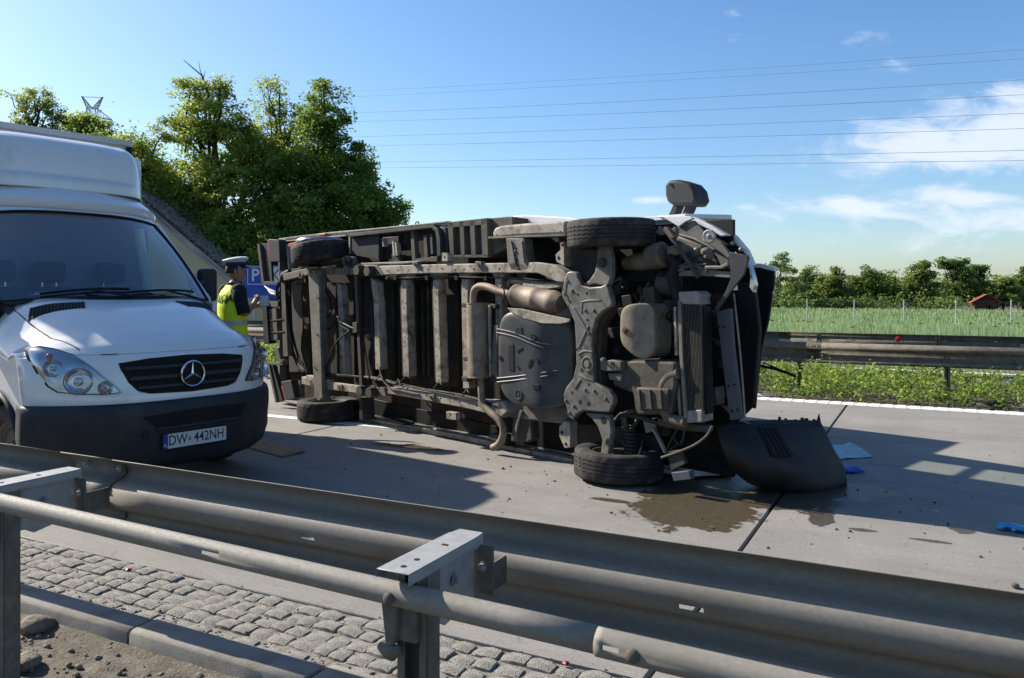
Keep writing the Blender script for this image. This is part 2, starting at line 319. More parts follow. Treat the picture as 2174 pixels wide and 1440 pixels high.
M_exh = mat('heat_stained_steel', (.36,.275,.20), (.23,.165,.115), 8, rough=.65, metal=.15, bump=.3, bscale=50, bdist=.004, dust=(.42,.35,.265), dlo=.5, dhi=.7, dscale=6, speck=((.12,.065,.036), 5, .54, .18))
M_tank = mat('dusty_black_tank', (.042,.045,.05), (.07,.075,.08), 5, rough=.45, bump=.15, bscale=50, bdist=.004, dust=(.15,.145,.13), dlo=.5, dhi=.85, dscale=3.5)
M_sub = mat('grey_subframe_steel', (.215,.208,.19), (.15,.143,.127), 6, rough=.5, metal=.15, bump=.25, bscale=60, bdist=.004, dust=(.075,.06,.042), dlo=.49, dhi=.66, dscale=9, speck=((.12,.07,.038), 5, .56, .16))
M_pan = mat('pale_cast_alloy', (.34,.29,.215), (.22,.18,.13), 7, rough=.6, metal=.1, bump=.35, bscale=40, bdist=.004, dust=(.10,.055,.025), dlo=.56, dhi=.70, dscale=5)
M_gbox = mat('dirty_gearbox_alloy', (.105,.09,.068), (.055,.046,.035), 8, rough=.75, bump=.5, bscale=40, bdist=.008, dust=(.16,.13,.095), dlo=.54, dhi=.74, dscale=9)
M_skirt = mat('dusty_grey_skirt', (.155,.14,.115), (.10,.09,.074), 5, rough=.85, spec=.25, bump=.2, bscale=60, bdist=.003, dust=(.22,.19,.15), dlo=.55, dhi=.78, dscale=7)
M_cyl = mat('dusty_rubber_hose', (.20,.17,.13), (.12,.10,.075), 10, rough=.85, spec=.25)
M_blue = mat('shaded_blue_steel', (.075,.085,.105), (.055,.06,.072), 8, rough=.6, bump=.2, bscale=90, bdist=.003, dust=(.12,.105,.085), dlo=.58, dhi=.8, dscale=8)  # dark bluish tone paints the shade over the front steel
M_fin = mat('radiator_fin_metal', (.085,.08,.07), (.05,.046,.04), 12, rough=.6, metal=.2)  # fin colour darkened to stand in for the shade at the nose
M_rust = mat('rust', (.22,.09,.03), (.12,.05,.02), 20, rough=.9)
M_card = mat('cardboard', (.36,.25,.15), (.30,.205,.12), 4, rough=.9)
M_paper = mat('white_paper', (.72,.72,.70), (.60,.60,.62), 6, rough=.8)
M_cyan = mat('pale_blue_paper', (.42,.68,.70), (.36,.60,.63), 12, rough=.8)
M_glove = mat('blue_nitrile', (.02,.10,.62), rough=.45)
M_glove2 = mat('light_blue_nitrile', (.03,.36,.72), rough=.45)
M_bark = mat('bark', (.075,.058,.042), (.04,.032,.025), 6, rough=.95, bump=.8, bscale=25, bdist=.03, stretch=(3,3,.7))
M_wall = mat('pale_green_concrete', (.46,.45,.27), (.40,.395,.25), .8, rough=.9)
M_stone = mat('rubble_stones', (.17,.155,.13), (.09,.082,.07), 3, rough=.95, bump=1, bscale=6, bdist=.1)
M_signb = mat('sign_blue', (.012,.075,.42), (.015,.085,.45), 2, rough=.4)
M_signw = mat('sign_white', (.75,.76,.78), rough=.4)
# ------------------------------------------------------------------ ground, road, kerb
def ground():
    prof = [(-60,-.10),(-8,-.10),(1.0,-.12),(2.3,-.12),(2.34,-.25),(11.9,-.25),(11.96,-.03),(13.5,-.01),(16.4,-.02),(17.02,-.06),(28.2,-.06),(29,-.25),(30.5,-.5),(60,-.5),(120,-.5),(3000,-.5)]
    b = B(); us = [-3000,-200,-60,-30,-12,0,12,40,200,3000]
    b.grid([[(u, v, z) for u in us] for v, z in prof])
    return tag(b.build('ground', M_soil, rz=ROAD_ROT, fix=True), kind='structure')
ground()
def opposite_road():
    b = B(); b.box((0, 22.6, -.03), (900, 11.2, .05)); o = tag(b.build('opposite_road', M_asph, rz=ROAD_ROT), kind='structure')
    m = B(); m.box((0, 17.42, -.001), (900, .22, .004)); m.build('edge_line', M_line, o)
    m = B()
    for k in range(-20, 12): m.box((k*12, 21.2, -.001), (4, .15, .004))
    m.build('lane_line', M_line, o)
opposite_road()
road = tag(B().box((0, 7.45, -.06), (900, 8.88, .05)).build('road', M_joint, rz=ROAD_ROT), kind='structure')
slab_mesh = None
for k in range(-14, 9):
    for j, (v0, v1) in enumerate(((3.0, 7.745), (7.755, 11.93))):
        b = B(); u0 = -.98+5*k+.011; u1 = u0+5-.022
        b.box(((u0+u1)/2, (v0+v1)/2, -.022), (u1-u0, v1-v0, .044))
        b.build('slab', M_conc, road, bevel=.006, seg=1)
b = B(); b.box((-235, 7.45, -.022), (330, 8.86, .044)); b.box((245, 7.45, -.022), (402, 8.86, .044)); tag(b.build('distant_slabs', M_conc, road), kind='stuff')
b = B()
for i in range(-420, 260):          # profiled edge line: short ribs of paint
    b.box((i*.16, 11.79, .004), (.118, .27, .008), taper=.92)
b.box((-15, 11.79, .0015), (110, .255, .003))
b.build('edge_line', M_line, road)
b = B(); b.box((-7.0, 7.33, .003), (4.2, .15, .006)); b.build('lane_line', M_line, road)
# kerb of single stones
kerb = tag(B().box((-2, 2.42, -.14), (60, .12, .12)).build('kerb', M_grit, rz=ROAD_ROT), kind='structure')
ks = B(); prof_k = [(-.078,-.1),(-.076,.014),(-.070,.024),(-.058,.030),(0,.031),(.058,.030),(.069,.025),(.075,.014),(.075,-.1)]
ks.grid([[(u+(.004 if abs(u) > .49 else 0)*(-1 if u > 0 else 1)*(z > .01), v, z-(.005 if abs(u) > .49 else 0)*(z > 0)) for v, z in prof_k] for u in (-.495,-.487,-.2,.2,.487,.495)]); ks.f += [tuple(range(9)), tuple(range(45, 54))[::-1]]
ks0 = ks.build('kerbstone', M_kerb, kerb, smooth=50, fix=True)
for i in range(-7, 9):
    o = ks0 if i == -7 else ks0.copy()
    if i != -7: COL.objects.link(o)
    o.parent = kerb; o.location = (-3.12+.5+i*1.0 - .0, 2.42+random.uniform(-.008, .008), random.uniform(-.006, .006)); o.rotation_euler = (random.uniform(-.01,.01), 0, random.uniform(-.006,.006))
    if i == 0: o.location.y -= .0
    if i == 1: o.location.y += .018; o.location.z += .004
# cobbled gutter
gut = tag(B().box((-4, 2.745, -.0415), (40, .506, .06)).build('cobbled_gutter', M_grit, rz=ROAD_ROT), kind='structure')
def sett_mesh(seed):
    r = random.Random(seed); n = 4; rows = []; b = B()
    cs = [(r.uniform(-.006,.006), r.uniform(-.006,.006)) for _ in range(4)]
    tilt = (r.uniform(-.04,.04), r.uniform(-.04,.04))
    for i in range(n+1):
        row = []
        for j in range(n+1):
            x, y = i/n, j/n
            dx = sum(c[0]*w for c, w in zip(cs, ((1-x)*(1-y), x*(1-y), x*y, (1-x)*y))); dy = sum(c[1]*w for c, w in zip(cs, ((1-x)*(1-y), x*(1-y), x*y, (1-x)*y)))
            e = max(abs(x-.5), abs(y-.5))*2; cor = (abs(x-.5)*2)**4*(abs(y-.5)*2)**4
            sh = 1-.07*cor
            z = .006 - .006*(e**7) - .006*cor + r.uniform(-.0022, .0022) + tilt[0]*(x-.5)*.1+tilt[1]*(y-.5)*.1
            row.append(((x-.5)*sh+dx*8, (y-.5)*sh+dy*8, z))
        rows.append(row)
    b.grid(rows)
    ring = [k for k in range(n+1)] + [k*(n+1)+n for k in range(1, n+1)] + [n*(n+1)+k for k in range(n-1, -1, -1)] + [k*(n+1) for k in range(n-1, 0, -1)]
    s0 = len(b.v); b.v += [(b.v[k][0]*1.02, b.v[k][1]*1.02, -.05) for k in ring]; m = len(ring)
    b.f += [(ring[k], ring[(k+1) % m], s0+(k+1) % m, s0+k) for k in range(m)]
    me = bpy.data.meshes.new('cobblestone'); me.from_pydata(b.v, [], b.f); me.materials.append(M_cob)
    bm = bmesh.new(); bm.from_mesh(me); bmesh.ops.recalc_face_normals(bm, faces=bm.faces); bm.to_mesh(me); bm.free()
    me.shade_smooth(); me.set_sharp_from_angle(angle=math.radians(55)); return me
setts = [sett_mesh(s) for s in range(9)]
nc = 0
for r in range(5):
    u = -5.0+random.uniform(0, .1)
    while u < .75 and nc < 298:
        L_ = random.uniform(.082, .142); o = bpy.data.objects.new('cobblestone', random.choice(setts)); COL.objects.link(o); o.parent = gut
        wv = .094; o.location = (u+L_/2, 2.545+r*.1+random.uniform(-.004,.004), random.uniform(-.009,.004) - (.006 if r == 0 else 0)); o.scale = (L_*.92, wv*.95, 1)
        o.rotation_euler = (random.uniform(-.05,.05), random.uniform(-.05,.05), random.uniform(-.06,.06)); u += L_+.004; nc += 1
# dirt shoulder on the camera's side of the kerb
def dirt():
    n, m = 150, 60; U = np.linspace(-5.2, -.2, n); Vv = np.linspace(.9, 2.352, m); g = np.array([[(u, v, 0) for v in Vv] for u in U]).reshape(-1, 3)
    z = np.zeros(len(g))
    for _ in range(60):
        c = RNG.uniform((-5.2, .9), (-.2, 2.4)); s = RNG.uniform(.03, .16); z += RNG.uniform(-.012, .018)*np.exp(-((g[:,0]-c[0])**2+(g[:,1]-c[1])**2)/s**2)
    z += RNG.normal(0, .0035, len(g)); k = np.clip((g[:,1]-2.25)/.1, 0, 1); g[:,2] = -.045+z*(1-.4*k)+.012*k
    F = np.array([(i*m+j, i*m+j+1, (i+1)*m+j+1, (i+1)*m+j) for i in range(n-1) for j in range(m-1)])
    o = link('dirt_shoulder', np_mesh('dirt_shoulder', g, F), M_dirt, smooth=180, rz=ROAD_ROT); tag(o, kind='structure'); return g
dgrid = dirt()
def lump(r, seed, sq=.7, n=9, m=6, rough=.25):
    q = random.Random(seed); b = B(); rows = []
    bl = [(Vector((q.gauss(0,1), q.gauss(0,1), q.gauss(0,1))).normalized(), q.uniform(-rough, rough)) for _ in range(7)]
    for i in range(m+1):
        t = math.pi*i/m; row = []
        for k in range(n):
            d = Vector((math.sin(t)*math.cos(2*math.pi*k/n), math.sin(t)*math.sin(2*math.pi*k/n), math.cos(t)))
            s = 1+sum(a*max(0, d.dot(e))**2 for e, a in bl); row.append((d.x*r*s, d.y*r*s, d.z*r*s*sq))
        rows.append(row)
    return b.grid(rows, True)
def scatter_stones(name, mat_, pts, r0, r1, base=None, seed=1):
    """one mesh of many little stones (nobody could count them)"""
    base = lump(1, seed, .7, 6, 4, .3); bv = np.array(base.v); bf = np.array(base.f); n = len(pts)
    s = RNG.uniform(0, 1, n)**3*(r1-r0)+r0; a = RNG.uniform(0, 6.28, n); ca, sa = np.cos(a), np.sin(a)
    V = np.empty((n, len(bv), 3)); V[:,:,0] = (bv[None,:,0]*ca[:,None]-bv[None,:,1]*sa[:,None])*s[:,None]*RNG.uniform(.8,1.4,n)[:,None]+pts[:,0:1]; V[:,:,1] = (bv[None,:,0]*sa[:,None]+bv[None,:,1]*ca[:,None])*s[:,None]+pts[:,1:2]; V[:,:,2] = bv[None,:,2]*s[:,None]+pts[:,2:3]
    F = (bf[None]+(np.arange(n)*len(bv))[:,None,None]).reshape(-1, 4)
    return tag(link(name, np_mesh(name, V.reshape(-1,3), F), mat_, smooth=60, rz=ROAD_ROT), kind='stuff')
p = RNG.uniform((-5.2, .95, 0), (-.3, 2.33, 0), (2600, 3)); p[:,2] = -.042; scatter_stones('gravel', M_rock, p, .002, .016)
p = RNG.uniform((-5, 2.5, 0), (.6, 3.02, 0), (900, 3)); p[:,1] = np.where(RNG.random(900) < .6, RNG.normal(2.53, .03, 900), p[:,1]); p[:,2] = .002; scatter_stones('gutter_gravel', M_dirt, p, .0015, .007, seed=2)
p = np.concatenate([RNG.uniform((-8, 3.1, .003), (2.5, 11.5, .003), (220, 3)), np.column_stack([RNG.normal(-1.6, 1.6, 240), RNG.normal(6.0, .8, 240), np.full(240, .003)])]); scatter_stones('broken_bits', M_darkm, p, .0015, .011, seed=3)
p = np.column_stack([RNG.uniform(-25, 8, 700), RNG.normal(12.1, .12, 700), np.full(700, -.0)]); scatter_stones('verge_gravel', M_dirt, p, .006, .03, seed=4)
for i, (u, v, z, r, lab, sd) in enumerate(((-3.66, 2.27, -.02, .075, 'pale earthy rock wedged behind the end of the kerb beside the steel post', 5), (-3.33, 2.02, -.03, .062, 'smaller crumbling rock at the foot of the leftmost guardrail post', 8))):
    o = lump(r, sd, .72, 22, 14, .42).build('rock', M_rock, smooth=50, loc=RW(u, v, z), rz=1+i); tag(o, lab, 'rock')
o = lump(.022, 12, .7).build('stone', M_dirt, smooth=50, loc=RW(.39, 4.82, .012)); tag(o, 'small brown stone lying on sunlit concrete near the right end of the beam', 'stone')

# ------------------------------------------------------------------ guard rails
PROF = [(0,.75),(.004,.7485),(.016,.743),(.060,.720),(.076,.703),(.081,.685),(.076,.667),(.058,.654),(.026,.644),(.006,.636),(-.006,.624),(-.013,.608),(-.0155,.590),(-.0145,.572),(-.009,.555),(.001,.540),(.014,.527),(.050,.514),(.072,.502),(.081,.486),(.078,.470),(.062,.456),(.02,.444),(0,.44)]
def beam_mesh(us, flip=1, prof=PROF, holes=(), zo=0, z_of=None):
    """holes: (u0, u1, row) cells left open"""
    cuts = sorted(set(list(us)+[h[0] for h in holes]+[h[1] for h in holes])); b = B()
    rows = [[(u, flip*v, z+zo+(z_of(u) if z_of else 0)) for v, z in prof] for u in cuts]; n = len(prof); b.v = [p for r in rows for p in r]
    for i in range(len(cuts)-1):
        mid = (cuts[i]+cuts[i+1])/2
        for k in range(n-1):
            if any(h[0] < mid < h[1] and h[2] == k for h in holes): continue
            b.f.append((i*n+k, i*n+k+1, (i+1)*n+k+1, (i+1)*n+k))
    return b
def bolt(b, p, ax, r=.011, h=.008):
    return b.lathe([(r*1.35, 0), (r*1.35, .002), (r, .002), (r*.95, h*.6), (r*.6, h), (0.0008, h)], 10, p, ax, caps=False)
def post_b(h=.70, z0=-.4, w=.10, d=.055, t=.005):
    """open sigma-section post, web on the v side"""
    pts = [(-w/2+.022, -d/2), (-w/2, -d/2), (-w/2, d/2), (w/2, d/2), (w/2, -d/2), (w/2-.022, -d/2)]
    b = B(); n = len(pts)
    for i in range(n-1):
        (x0,y0),(x1,y1) = pts[i], pts[i+1]; dx, dy = x1-x0, y1-y0; l = math.hypot(dx, dy); nx_, ny_ = -dy/l*t/2, dx/l*t/2
        ex, ey = dx/l*t/2, dy/l*t/2
        q = [(x0-ex+nx_, y0-ey+ny_, z0), (x1+ex+nx_, y1+ey+ny_, z0), (x1+ex-nx_, y1+ey-ny_, z0), (x0-ex-nx_, y0-ey-ny_, z0)]
        b.prism(q, (0,0,0), (0,0,h-z0))
    return b
def near_rail():
    g = thing('guardrail', 'weathered double-rail steel guardrail crossing the whole foreground over cobbles and kerb', 'guardrail', (0,0,0), ROAD_ROT)
    # roadside beam in two lapped lengths
    H = [(-2.165,-2.095,13), (-.67,-.595,13), (1.33,1.40,13)]
    beam_mesh(np.linspace(-3.34, 3.0, 22), holes=H).build('beam', M_galv, g, smooth=60, solid=.004, loc=(0, 2.39, 0))
    beam_mesh(np.linspace(-14.0, -3.62, 20), zo=-.001).build('beam', M_galv, g, smooth=60, solid=.004, loc=(0, 2.396, 0))
    o = beam_mesh(np.linspace(-3.66, -3.30, 4), zo=.003).build('lap_joint', M_galv, g, smooth=60, solid=.005, loc=(0, 2.383, 0))
    for u, z in ((-3.31, .70), (-3.42, .59), (-3.55, .59), (-3.55, .70), (-3.60, .53)): bolt(B(), (u, 2.392 if z < .62 else 2.44, z), (0,-1,.15), .012, .014).build('bolt', M_galvb, g, smooth=40)
    # rear rail: shallow half-round section, slightly climbing to the left
    half = [(.014,.070),(.008,.0695),(.002,.067),(-.010,.060),(-.016,.050),(-.0175,.040),(-.0145,.030),(-.007,.022),(.004,.017),(.010,.015)]
    zf = lambda u: .612-.0154*(u+.717)
    HR = [(-2.07,-1.99,4), (-.70,-.655,4), (-.60,-.57,4), (-1.345,-1.325,4)]
    half = [(v*1.08, (z-.0425)*1.22+.0425) for v, z in half]; beam_mesh(np.linspace(-3.55, -.70, 12), prof=half, holes=HR[:1], z_of=zf).build('rear_rail', M_galv, g, smooth=70, solid=.004, loc=(0, 1.835, 0))
    half2 = [(v*1.05-.0035, (z-.0425)*1.04+.0425) for v, z in half]
    beam_mesh(np.linspace(-.72, 2.6, 12), prof=half2, holes=HR[1:2], z_of=zf).build('rear_rail', M_galv, g, smooth=70, solid=.004, loc=(0, 1.83, 0))
    beam_mesh(np.linspace(-14.0, -3.5, 12), prof=half2, z_of=zf).build('rear_rail', M_galv, g, smooth=70, solid=.004, loc=(0, 1.83, 0))
    for u in (-1.325, -.62, -.30, -3.32): B().ball((u, 1.806, zf(u)+.043), (.018, .012, .018), 12, 8).build('button_bolt', M_galvd, g, smooth=180)
    for u in (-1.30, -3.30, -5.30, .70):
        post_b(.735, -.4, .098, .062).build('post', M_galvd, g, bevel=.002, loc=(u, 1.915, 0))
        # spacer: pressed channel from post to beam
        b = B(); w = .055; t = .004
        b.prism([(u-w,1.79,.749),(u+w,1.79,.749),(u+w*.92,2.17,.749),(u+w*.8,2.215,.749),(u-w*.8,2.215,.749),(u-w*.92,2.17,.749)], (0,0,-t), (0,0,0))
        b.prism([(u+w,1.79,.745),(u+w*.92,2.17,.745),(u+w*.8,2.215,.745),(u+w*.8,2.215,.715),(u+w*.92,2.17,.713),(u+w,1.79,.716)], (-t,0,0), (0,0,0))
        arc = [(u-w-.010*math.sin(a)+.004, 1.79+.0, .737+.012*math.cos(a)) for a in np.linspace(0, math.pi, 7)]
        rows = [[(p[0], y, p[2]) for p in arc] for y in (1.79, 2.0, 2.17)]; b.grid(rows)
        sp = b.build('spacer', M_galvb, g, bevel=.003)
        b = B()
        for y in (1.835, 1.90, 2.05): b.lathe([(.0085,0),(.0085,.0018)], 12, (u+.004, y, .7488), (0,0,1)) if y != 2.05 else b.box((u+.004, y, .7497), (.02, .012, .0018))
        b.build('bolt_hole', M_darkhole, sp)
        b = B(); b.box((u+.022, 2.03, .635), (.006, .30, .185)); b.prism([(u+.02,1.88,.72),(u+.02,2.19,.72),(u+.02,2.19,.55),(u+.02,2.02,.52),(u+.02,1.88,.60)], (0,0,0), (.004,0,0)); b.build('web_plate', M_galvb, sp, bevel=.002)
        b = B(); b.box((u+.045, 2.205, .635), (.085, .008, .155)); b.box((u+.06, 2.27, .60), (.012,.13,.09)); b.build('end_plate', M_galvd, sp, bevel=.004)
        b = B(); bolt(b, (u+.03, 2.06, .645), (1,0,0), .012, .016); bolt(b, (u+.05, 2.20, .645), (0,-1,0), .012, .016); bolt(b, (u+.026, 1.93, .665), (1,0,0), .012, .014); bolt(b, (u-.045, 1.883, .60), (0,-1,0), .008); b.build('bolt', M_galvb, sp, smooth=40)
        # bracket under the rear rail
        b = B(); b.prism([(u-.085,1.845,.66),(u-.02,1.845,.66),(u-.035,1.845,.52),(u-.065,1.845,.50)], (0,0,0), (0,.035,0)); b.tube([(u-.09,1.86,.505),(u-.06,1.85,.492),(u-.02,1.86,.505)], [.018,.022,.014], 8); b.build('bracket', M_galvd, g, bevel=.006)
        b = B(); b.box((u-.01, 1.875, .585), (.075, .02, .12)); b.build('clamp', M_galvd, g, bevel=.003)
    return g
near_rail()
def far_rail(name, v, flip, u0, u1, posts, label, z_slots=True):
    g = thing(name, label, 'guardrail', (0,0,0), ROAD_ROT, 'steel guardrails along the median')
    us = list(np.arange(u0, u1+.01, 4.0))
    for a, c in zip(us[:-1], us[1:]):
        beam_mesh([a+.002, c+.22], flip).build('beam', M_galvd, g, smooth=60, solid=.004, loc=(0, v-(.004 if int(a*10) % 80 else .008)*flip*0, 0))
        b = B()
        for du in (.07, .16):
            for z, vv in ((.69, .08), (.49, .081)): bolt(b, (a+du, v+flip*vv, z), (0, flip, 0), .014, .01)
        if -25 < a < 15: b.build('bolt', M_galvb, g, smooth=40)
    for u in posts: post_b(.72, -.3, .07, .06).build('post', M_galvd, g, loc=(u, v-flip*.04, 0))
    return g
near_posts = [-2.0+2.0*k for k in range(-16, 8)]
far_rail('median_guardrail', 13.02, -1, -1.67-64, 14.33, [-1.77+2.0*k for k in range(-24, 7)], 'dark steel guardrail just beyond the edge line, weeds round its posts')
g2 = far_rail('median_guardrail', 16.28, 1, -2.6-64, 13.4, [-1.86+2.0*k for k in range(-24, 6)], 'second guardrail behind the weeds, beside the far carriageway, with a red reflector')
b = B()
for k in range(-12, 6):
    if k != 1: b.box((-1.31+.78*k, 16.28-.012, .655), (.06, .006, .018))
b.build('reflector', mat('reflector_yellow', (.45,.36,.12), rough=.4), g2)
b = B(); b.lathe([(.035,0),(.05,.01),(.045,.022),(.02,.03)], 14, (-.5, 16.26, .665), (0,-1,0)); b.build('red_reflector', M_red, g2, smooth=40)

# ------------------------------------------------------------------ leaves
def quads_from(C, size, aspect=.6, up=.3, ls=1.0):
    """a bent diamond leaf at every centre, random direction"""
    n = len(C); d = RNG.normal(0, 1, (n, 3)); d[:,2] = d[:,2]*.6+RNG.normal(0,.2,n); d /= np.linalg.norm(d, axis=1)[:,None]
    nn = RNG.normal(0, 1, (n, 3)); nn[:,2] = np.abs(nn[:,2])+up; w = np.cross(d, nn); w /= np.linalg.norm(w, axis=1)[:,None]+1e-9
    s = size*RNG.uniform(.6, 1.3, n)[:,None]; a = aspect
    V = np.stack([C-d*s*.5, C+w*s*a*.5+d*s*.08, C+d*s*.5, C-w*s*a*.5+d*s*.08], 1).reshape(-1, 3)
    return V, np.arange(n*4).reshape(n, 4)
def sample_crown(blobs, n_clump, per, sig, shell=.55):
    out, cl = [], []; wts = np.array([r[0]*r[1]*r[2] for c, r in blobs])**.75; wts /= wts.sum()
    for (c, r), w in zip(blobs, wts):
        m = max(3, int(n_clump*w)); d = RNG.normal(0, 1, (m, 3)); d /= np.linalg.norm(d, axis=1)[:,None]
        rad = RNG.uniform(shell**3, 1, m)**(1/3); cc = np.array(c)+d*rad[:,None]*np.array(r); cl.append(cc)
        k = RNG.integers(int(per*.5), int(per*1.5), m); idx = np.repeat(np.arange(m), k)
        ss = sig*RNG.uniform(.6, 1.4, m)[idx]; pts = cc[idx]+np.clip(RNG.normal(0, 1, (len(idx), 3)), -1.7, 1.7)*ss[:,None]*np.array([1, 1, .6]); out.append(pts)
    return np.concatenate(out), np.concatenate(cl)
def limb(b, p0, p1, r0, r1, sag=.15, n=5, wob=.06):
    p0, p1 = Vector(p0), Vector(p1); L_ = (p1-p0).length; path, rr = [], []
    for i in range(n+1):
        t = i/n; p = p0.lerp(p1, t); p.z += math.sin(math.pi*t)*sag*L_*.5
        if 0 < i < n: p += Vector((random.uniform(-wob,wob), random.uniform(-wob,wob), random.uniform(-wob,wob)))*L_
        path.append(p); rr.append(r0+(r1-r0)*t)
    b.tube(path, rr, 6); return path
def tree(name, label, base, blobs, leaf, leafmat, n_clump=120, per=60, sig=.35, trunk_r=.18, nlimb=26, group=None, shell=.5, dead=(), lean=None, cat='tree'):
    t = thing(name, label, cat, base, 0, group); bx = np.array(base); bl = [((c[0]-base[0], c[1]-base[1], c[2]-base[2]), r) for c, r in blobs]
    pts, cl = sample_crown(bl, int(n_clump*1.1), int(per*1.55), sig*.95, shell); leaf *= .78; V, F = quads_from(pts, leaf)
    # keep the leaves above the ground under the tree
    tag(link('crown', np_mesh('crown', V, F), leafmat, t))
    b = B(); cen = np.mean([c for c, r in bl], 0); top = max(c[2] for c, r in bl); fork = Vector((cen[0]*.5, cen[1]*.5, max(.5, min(c[2]-r[2]*.55 for c, r in bl))))
    tp = Vector((cen[0], cen[1], top))
    limb(b, (0,0,-.4), fork, trunk_r, trunk_r*.75, 0, 5, .03); limb(b, fork, tp, trunk_r*.75, trunk_r*.2, 0, 6, .04)
    for c, r in bl[:10]:
        e = limb(b, fork.lerp(tp, random.uniform(0,.5)), c, trunk_r*.5, trunk_r*.15, .1)
    idx = RNG.choice(len(cl), min(nlimb, len(cl)), replace=False)
    for i in idx:
        q = cl[i]; j = int(np.argmin([np.linalg.norm(q-np.array(c)) for c, r in bl])); s = Vector(bl[j][0]).lerp(fork, random.uniform(.1,.6)); limb(b, s, q, trunk_r*.22, trunk_r*.05, .08)
    for path, r in dead:
        path = [Vector(p)-Vector(base) for p in path]; b.tube(path, [r*(1-.75*i/(len(path)-1)) for i in range(len(path))], 6)
    b.build('trunk', M_bark, t, smooth=180)
    return t
LM_rob = leaf_mat('robinia_leaves', (.055,.125,.016), (.185,.29,.036), .5, (.29,.36,.075), .52)
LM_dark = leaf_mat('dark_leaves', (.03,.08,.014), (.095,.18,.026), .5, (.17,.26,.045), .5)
LM_mid = leaf_mat('orchard_leaves', (.045,.11,.028), (.115,.215,.046), .4, (.14,.20,.045), .45)
LM_light = leaf_mat('light_leaves', (.05,.105,.018), (.13,.20,.035), .4, (.19,.25,.055), .45)
LM_weed = leaf_mat('weed_leaves', (.05,.125,.016), (.15,.27,.03), 2.0, (.26,.35,.07), .5)
LM_crop = leaf_mat('wheat_blades', (.085,.165,.06), (.18,.28,.12), .35, (.28,.36,.17), .4)
LM_dry = leaf_mat('dry_litter', (.10,.075,.045), (.20,.16,.10), 2.0, (.05,.06,.02), .2)
def S(px, py, Y): return ((px-1087)/1700*Y, Y, 1.51-(py-622)/1700*Y)   # surveyed direction and distance -> point
def bl(px, py, Y, rx, rz, ry=None):
    k = Y/1700; return (S(px, py, Y), (rx*k, (ry or rx)*k, rz*k))
def bank_z(u, v):
    h = max(0, (-u-26.4)*.63) if u > -42 else 9.8; return (h*min(1, max(0, (v-28.2)/.5)) + max(0, min(v, 32)-29)*.12*min(1, h))*max(0, min(1, 1-(v-33)/9)) - .06
def bank():
    us = np.linspace(-110, -20, 70); vs = [28.4, 28.7, 29.2, 30, 31, 32.5, 34.5, 37, 41, 46, 54, 70]; b = B()
    b.grid([[(u, v, bank_z(u, v)-.05+(random.uniform(-.06,.06) if v > 28.5 else 0)) for u in us] for v in vs])
    o = b.build('bank', M_stone, rz=ROAD_ROT, smooth=180, fix=True); tag(o, kind='structure')
bank()
p = np.array([(u, v, bank_z(u, v)) for u, v in zip(RNG.uniform(-42, -26.6, 5200), 28.45+RNG.exponential(.42, 5200))]); scatter_stones('bank_rubble', mat('bank_stone', (.27,.245,.20), (.17,.155,.13), 2, rough=.95), p, .05, .17, seed=21)
w = B(); top = [(-90, 10.2), (-42, 9.75), (-42, 9.4), (-38, 6.95), (-34, 4.45), (-30, 1.98), (-27, .2), (-26.6, .0)]
w.prism([(-90, 28.1, -.3)]+[(u, 28.1, z) for u, z in top]+[(-26.6, 28.1, -.3)], (0,0,0), (0,.35,0))
wl = w.build('retaining_wall', M_wall, rz=ROAD_ROT, bevel=.02); tag(wl, 'pale green concrete wing wall sloping down along the stony bank', 'wall')
c = B(); cp = [(u, z+.003) for u, z in top[1:]]
for (u0, z0), (u1, z1) in zip(cp[1:-1], cp[2:]): c.prism([(u0,28.04,z0),(u1,28.04,z1),(u1,28.04,z1+.10),(u0,28.04,z0+.10)], (0,0,0), (0,.5,0))
c.build('coping', M_conc, wl)
# undergrowth on the bank
pts = []
for u, v in zip(RNG.uniform(-60, -24, 26000), 29.5+RNG.exponential(3.0, 26000)):
    pts.append((u, v, max(bank_z(u, v), -.1)+RNG.exponential(.35)))
V, F = quads_from(np.array(pts), .20); tag(link('undergrowth', np_mesh('undergrowth', V, F), LM_dark, rz=ROAD_ROT), kind='stuff')
# the big clump on the bank
def dead_path(pp, Y): return [S(x, y, Y) for x, y in pp]
G1 = None
tree('robinia_tree', 'tall yellow green robinia with bare dead branches sticking out of its top', S(470, 600, 46), [bl(470, 330, 46, 100, 75), bl(410, 400, 45, 75, 60), bl(520, 420, 45, 90, 70), bl(430, 480, 45, 80, 50), bl(560, 350, 46, 65, 60), bl(430, 255, 46, 62, 45), bl(405, 190, 46, 34, 30), bl(450, 205, 46, 38, 40), bl(520, 500, 44, 90, 50), bl(372, 265, 46, 32, 16), bl(515, 290, 46, 45, 40), bl(500, 240, 46, 26, 22)],
     .24, LM_rob, 330, 95, .34, .26, 60, dead=[(dead_path([(440,300),(446,240),(440,195),(428,160),(410,145),(390,128)],46), .085), (dead_path([(434,172),(425,150),(422,130)],46), .035), (dead_path([(444,205),(432,165),(436,150)],46), .045), (dead_path([(462,240),(475,210),(490,168)],46), .06), (dead_path([(470,225),(480,200),(478,182)],46), .03), (dead_path([(430,300),(380,292),(350,297),(335,290)],46), .06)])
